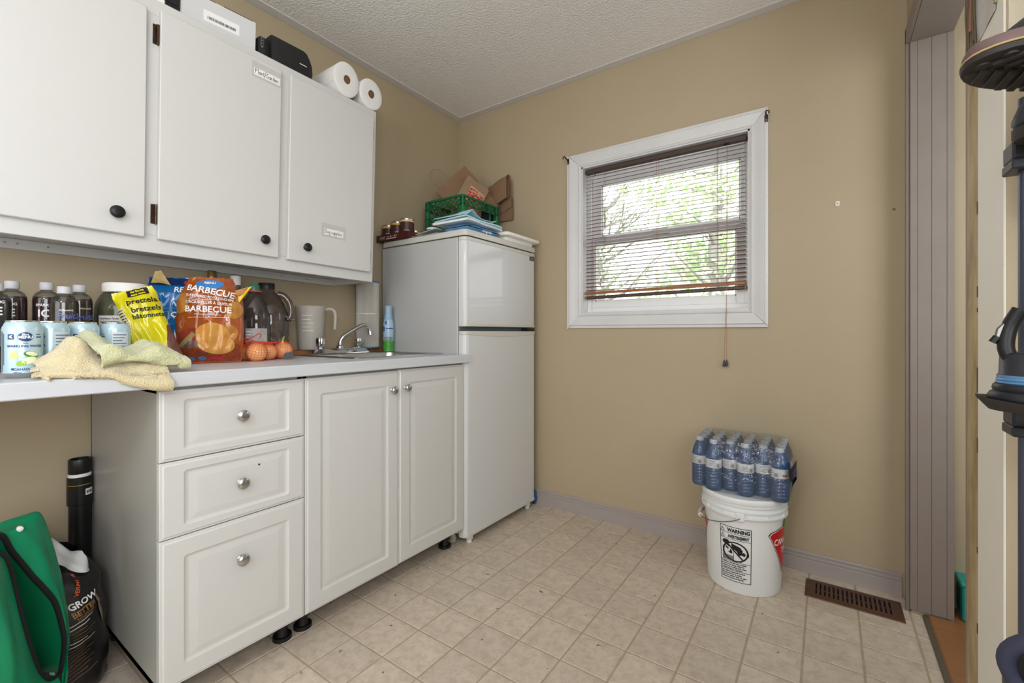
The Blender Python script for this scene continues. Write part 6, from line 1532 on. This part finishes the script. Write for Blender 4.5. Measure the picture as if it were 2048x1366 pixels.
b = B(); b.lathe([(.0062, -.006), (.0062, .002), (.004, .0035), (0, .004)], 18, tuple(p + Vector((.004, 0, .0))), 'x'); b.build('snap_button', M_whiteprint, t)
# green corner sticking up behind the soil bag
t = thing('tote_bag', 'dark green bag corner sticking up behind the bright green tote by the wall', 'bag', (.058, -1.998, .0))
b = B(); sheet(b, lambda u_, v_: (.02 * sin(3 * v_) - .03 * u_, -.06 + .105 * u_, .002 + .386 * v_ + .012 * u_ * v_), .018, 10, 12); b.build('panel', M_green, t, 60)
B().box(-.040, .006, -.06, .046, .352, .366, .003).build('binding', M_trim, t)

# ================================================================== DOORWAY SIDE
# teal crate in the hall
t = thing('storage_box', 'teal plastic storage box on the hall floor just beyond the doorway', 'box', (2.53, -.02, .004))
M_teal = mat('teal_plastic', (40, 150, 140), rough=.4)
b = B(); b.box(-.143, .14, -.072, .07, .002, .122, .004).box(-.148, .145, -.076, .074, .120, .134, .003); b.build('box', M_teal, t)
B().box(-.1435, -.1425, -.045, .05, .02, .10).build('side_shade', mat('teal_shade', (22, 96, 92), rough=.5), t)  # darker teal strip paints the shadow gap along the left edge
# clear sleeve with dried sprigs hanging on the trim
t = thing('hanging_sleeve', 'glossy clear plastic sleeve with dried sprigs hanging high on the trim by the shoe rack', 'sleeve', (2.2490, -1.005, 1.72))
def sl(u_, v_): return (-.0008 - .004 * sin(pi * u_) * sin(pi * min(1, v_ * 1.05)) - .0015 * nz(u_ * 4, v_ * 5, 2), .102 - .205 * u_, -.150 + .40 * v_)
b = B(); b.grid(sl, 16, 20); b.build('sleeve', mat('pale_plastic_sleeve', (212, 216, 226), rough=.12, var=(9, .2, (184, 186, 188)), coat=.5), t, 60)
b = B(); r = random.Random(21)
for k in range(9):
    u0, v0 = r.uniform(.06, .52), r.uniform(-.02, .10); P = []
    for j in range(6): P.append(Vector(sl(min(1, max(0, u0 + .03 * nz(k, j * .7))), min(1, max(0, v0 + .11 * j)))) + Vector((-.002, 0, 0)))
    b.tube(P, [.002, .0018, .0016, .0013, .001, .0006], 5)
b.build('sprig', mat('dried_stem', (96, 84, 62), rough=.8), t, 60)
b = B(); b.tube([Vector(sl(.30, .10)) + Vector((-.003, 0, 0)), Vector(sl(.33, .26)) + Vector((-.003, 0, 0))], [.0035, .002], 6); b.build('red_bud', mat('dull_red_bud', (150, 92, 82), rough=.7), t, 60)
b = B(); b.tube([(-.0015, -.105, .25), (-.0015, -.105, -.14)], .003, 6); b.build('edge_strip', mat('olive_edge', (150, 144, 112), rough=.5), t, 60)

# shoe rack in the alcove at the right edge
M_tube = mat('slate_metal_tube', (84, 88, 104), rough=.3, metal=.6); M_brk = mat('dark_grey_plastic', (44, 45, 52), rough=.4)
t = thing('shoe_rack', 'tall dark metal and plastic shoe rack at the right edge of the photo', 'rack', (2.37, -1.65, 0))
RX0, RX1, RY0, RY1 = 2.2497, 2.55, -1.27, -1.90
for x in (RX0, RX1):
    for y in (RY0, RY1):
        loc0(B().lathe([(.0133, 0), (.0133, 1.345)], 18, (x, y, 0)).build('post', M_tube, t), t)
for zz in (.20, .46, .848, 1.2377):
    for x in (RX0, RX1):
        for y in (RY0, RY1):
            b = B(); b.box(x - .024, x + .023, y - .023, y + .023, zz + .014, zz + .043, .003).box(x - .025, x + .024, y - .024, y + .024, zz, zz + .015, .002)
            loc0(b.build('bracket', M_brk, t), t)
    for k in range(4):
        xx = RX0 + (RX1 - RX0) * k / 3; loc0(B().tube([(xx, RY0 - .0, zz + .02), (xx, RY1, zz + .02)], .007, 10).build('shelf_bar', M_tube, t), t)
    for y in (RY0, RY1): loc0(B().tube([(RX0, y, zz + .02), (RX1, y, zz + .02)], .007, 10).build('side_bar', M_tube, t), t)
for k in range(4):
    xx = RX0 + (RX1 - RX0) * k / 3; loc0(B().tube([(xx, RY0, 1.334), (xx, RY1, 1.334)], .007, 10).build('shelf_bar', M_tube, t), t)
for y in (RY0, RY1): loc0(B().tube([(RX0, y, 1.334), (RX1, y, 1.334)], .007, 10).build('side_bar', M_tube, t), t)
M_rub = mat('dark_rubber_sole', (50, 46, 44), rough=.6, bump=(50, .3, .004)); M_welt = mat('mauve_brown_welt', (104, 84, 82), rough=.5); M_tan = mat('tan_welt_line', (200, 168, 124), rough=.5); M_leath = mat('black_leather', (30, 31, 36), rough=.35, bump=(24, .3, .004))
def sole_outline(L_, w, g=0.0, n=40):
    out = []
    for k in range(n):
        a = 2 * pi * k / n; x = .5 - .5 * cos(a); s_ = 1 if sin(a) >= 0 else -1
        hw = w / 2 * max(0, 1 - abs(2 * x - 1) ** 3.2) ** .5 * (1 - .22 * math.exp(-((x - .58) / .16) ** 2)) * (1.03 - .17 * sm(.35, .65, x))
        out.append((x * L_ * (1 - 2 * g / L_) + g, s_ * max(0, hw - g)))
    return out
def boot(loc, rz, pitch, lab, L_=.30, w=.108, shaft=True, mu=M_leath, mw=M_welt, name='boot', cat='boot', toe_off=.035):
    t = thing(name, lab, cat, loc); t.rotation_euler = (0, pitch, rz)
    b = B(); R = lambda g, z, sc=1: [(a, c * sc, z + .012 * max(0, .25 - a / L_) ** 1.0 * 1.5) for a, c in sole_outline(L_, w, g)]
    b.rings([R(.006, 0), R(.001, .002), R(0, .008), R(.002, .010)], lambda a, c, h: (a, c, h)); b.build('sole', M_rub, t, 40)
    b = B()
    for k in range(15):
        x = L_ * (.10 + .058 * k)
        if x > L_ * .93: break
        hw = w * .47 * max(0, 1 - abs(2 * x / L_ - 1) ** 3.2) ** .5 * (1 - .22 * math.exp(-((x / L_ - .58) / .16) ** 2))
        for s_ in (-1, 1): b.box(-.0055, .0055, .006, hw, -.0042, .001, .001, fn=lambda a, c, h, x=x, s_=s_: (x + a + c * .55 - .01, s_ * c, h + .018 * max(0, .25 - x / L_)))
    for a_, c_ in ((.016, .0), (.026, .024), (.026, -.024)): b.lathe([(.008, -.003), (.008, .004)], 10, (a_, c_, .004))
    o = b.build('tread', M_rub, t, 40); o['kind'] = 'stuff'
    b = B(); b.rings([R(.001, .010), R(.0003, .0112), R(.0015, .0128)], lambda a, c, h: (a, c, h)); b.build('welt_line', M_tan, t, 40)
    b = B(); b.rings([R(.002, .0128), R(.0015, .018), R(.004, .026), R(.010, .029)], lambda a, c, h: (a, c, h)); b.build('welt', mw, t, 40)
    b = B(); secs = []
    prof = [(toe_off, .010, .004), (toe_off + .010, .030, .022), (toe_off + .04, .041, .046), (toe_off + .08, .042, .066), (toe_off + .12, .038, .092), (toe_off + .16, .036, .115), (.235, .036, .122), (.275, .034, .118), (.290, .022, .110)]
    for x, hw, hh in prof: secs.append([(x, hw * cos(pi * k / 12) * (1.0 if k not in (0, 12) else 1), .025 + hh * sin(pi * k / 12) ** .8) for k in range(13)])
    b.rings(secs, lambda a, c, h: (a, c, h)); b.build('upper', mu, t, 50)
    b = B()
    for x0_, hh in ((toe_off + .06, .060), (toe_off + .095, .078)):
        P = [(x0_ + .02 * (hh / .08) * sin(pi * k / 12), .0435 * cos(pi * k / 12), .027 + (hh) * sin(pi * k / 12) ** .8) for k in range(13)]; b.tube(P, .006, 8)
    b.build('strap', mat('grey_black_strap', (58, 62, 68), rough=.4), t, 50)
    if shaft:
        b = B(); b.lathe([(.040, .10), (.044, .16), (.047, .24), (.048, .27), (.044, .271), (.040, .20)], 24, (.235, 0, .034), sx=1.15, cap=False); b.build('shaft', mu, t, 50)
    return t
boot((2.159, -1.420, 1.346), radians(33), radians(0), 'black boot with brown welt and dark lugged sole on top of the shoe rack', L_=.31, w=.122)
# smaller shoes on the lower shelves
def clog(loc, rz, pitch, lab, c=(36, 36, 42), L_=.27):
    t = thing('shoe', lab, 'shoe', loc, group='shoes on the rack'); t.rotation_euler = (0, pitch, rz); b = B(); secs = []
    for x, hw, h0, h1 in ((0, .004, .010, .016), (.006, .022, .004, .034), (.022, .036, .001, .052), (.06, .044, 0, .066), (.12, .040, 0, .082), (.18, .036, 0, .096), (.24, .034, 0, .100), (L_ - .004, .020, .004, .094)):
        secs.append([(x, hw * cos(2 * pi * k / 20), h0 + (h1 - h0) * (.5 + .5 * sin(2 * pi * k / 20))) for k in range(20)])
    b.rings(secs, lambda a, c_, h: (a, c_, h)); b.build('upper', mat('shoe_%d_%d' % (c[0], c[2]), c, rough=.4, bump=(30, .2, .003)), t, 50)
    b = B(); R = lambda g, z: [(a, c_, z) for a, c_ in sole_outline(L_, .094, g)]
    b.rings([R(.002, -.012), R(0, -.008), R(0, .004), R(.004, .006)], lambda a, c_, h: (a, c_, h)); b.build('sole', M_rub, t, 40); return t
clog((2.2155, -1.33, 1.277), radians(-8), radians(0), 'charcoal rounded shoe toe on the second shelf under the boot', (52, 53, 60))
t = thing('shoe', 'black boot with blue band and flared sole on the lower shelf of the rack', 'shoe', (2.2404, -1.33, .8885), group='shoes on the rack')
B().lathe([(.020, .004), (.047, .003), (.0585, .013), (.060, .0165), (.050, .014), (.044, .010)], 36, cap=False, fn=lambda p: (p.x, p.y, p.z - .12 * (p.x + .02) * (1 if p.z > .010 else 0))).build('sole', M_rub, t, 40)
B().lathe([(.044, .010), (.0475, .016), (.0485, .022), (.0455, .028), (.042, .030)], 36, cap=False).build('rolled_trim', mat('black_trim', (28, 28, 34), rough=.4), t, 50)
B().lathe([(.042, .0295), (.0435, .033), (.0425, .038), (.040, .040)], 36, cap=False).build('rolled_trim', mat('black_trim'), t, 50)
b = B()
for k in range(3): b.lathe([(.0385, .0395 + k * .0042), (.0405 - k * .0008, .0415 + k * .0042), (.0385, .0437 + k * .0042)], 36, cap=False)
b.build('blue_band', mat('blue_band', (84, 128, 168), rough=.3), t, 50)
B().lathe([(.0385, .052), (.0365, .054), (.0358, .080), (.033, .083), (.028, .084), (0, .084)], 36, cap=False).build('upper', mat('boot_shaft_black', (40, 40, 46), rough=.4), t, 50)
t = thing('buckle_strap', 'black webbing strap with silver buckle hanging on the rack post above the lower shoe', 'strap', (2.2235, -1.335, .992))
B().tube(smooth([(0, 0, .04), (-.010, .004, .015), (-.014, .0, -.015), (-.006, -.004, -.035)]), .009, 10).build('webbing', M_black, t, 50)
B().tube([(-.012, .002, .022), (-.020, .002, .012), (-.022, .002, .000)], .0035, 6).build('buckle', M_nickel, t, 50)
B().tube([(-.022, .002, .002), (-.027, .002, -.006)], .0045, 6).build('strap_end', M_black, t, 50)
t = thing('sandal', 'tan leather sandal strap hanging below the boot at the right edge', 'sandal', (2.247, -1.335, 1.308))
B().tube(smooth([(-.018, .006, .046), (-.004, .0, .050), (.012, 0, .052), (.05, 0, .050)]), [.0035] * 13, 6).build('strap', mat('tan_leather', (176, 120, 72), rough=.5), t, 50)
B().tube(smooth([(-.006, .004, .012), (-.002, .002, .030), (.012, 0, .044), (.05, 0, .046)]), [.010] * 13, 10).build('footbed', mat('tan_leather_pale', (206, 160, 104), rough=.5), t, 50)
t = thing('wheel', 'dark wheel with slate blue tyre at the lower right edge of the photo', 'wheel', (2.2385, -1.425, .580)); t.rotation_euler = (radians(14), radians(0), radians(-16))
b = B(); b.tube([(.048 * cos(2 * pi * k / 32), 0, .048 * sin(2 * pi * k / 32)) for k in range(32)], .0095, 10, closed=True); b.build('tyre', mat('slate_blue_rubber', (52, 56, 76), rough=.6), t, 60)
B().lathe([(0, -.003), (.036, -.002), (.045, -.002), (.045, .006), (0, .010)], 28, (0, 0, 0), 'y', cap=False).build('hub', mat('near_black_hub', (16, 14, 20), rough=.5), t, 50)
t = thing('denim_cloth', 'navy blue cloth with pale green hem draped at the bottom right corner', 'cloth', (2.238, -1.425, .49))
def dc(u_, v_): a = 2 * pi * u_; return ((.066 + .008 * nz(cos(a) * 2, sin(a) * 2, v_ * 3)) * cos(a) * (.35 + .65 * sm(0, .25, v_)) , (.05 + .006 * nz(cos(a) * 2, sin(a) * 2, 5 + v_ * 3)) * sin(a) * (.35 + .65 * sm(0, .25, v_)), .056 - .30 * v_)
b = B(); b.grid(dc, 28, 16, cu=True); b.build('cloth', mat('navy_denim', (40, 50, 92), rough=.9, bump=(200, .4, .002)), t, 60)
b = B(); b.tube([Vector(dc(u_ / 28, .14)) * 1.01 for u_ in range(28)], .0025, 5, closed=True); b.build('hem_piping', mat('pale_green_piping', (150, 172, 130), rough=.8), t, 60)
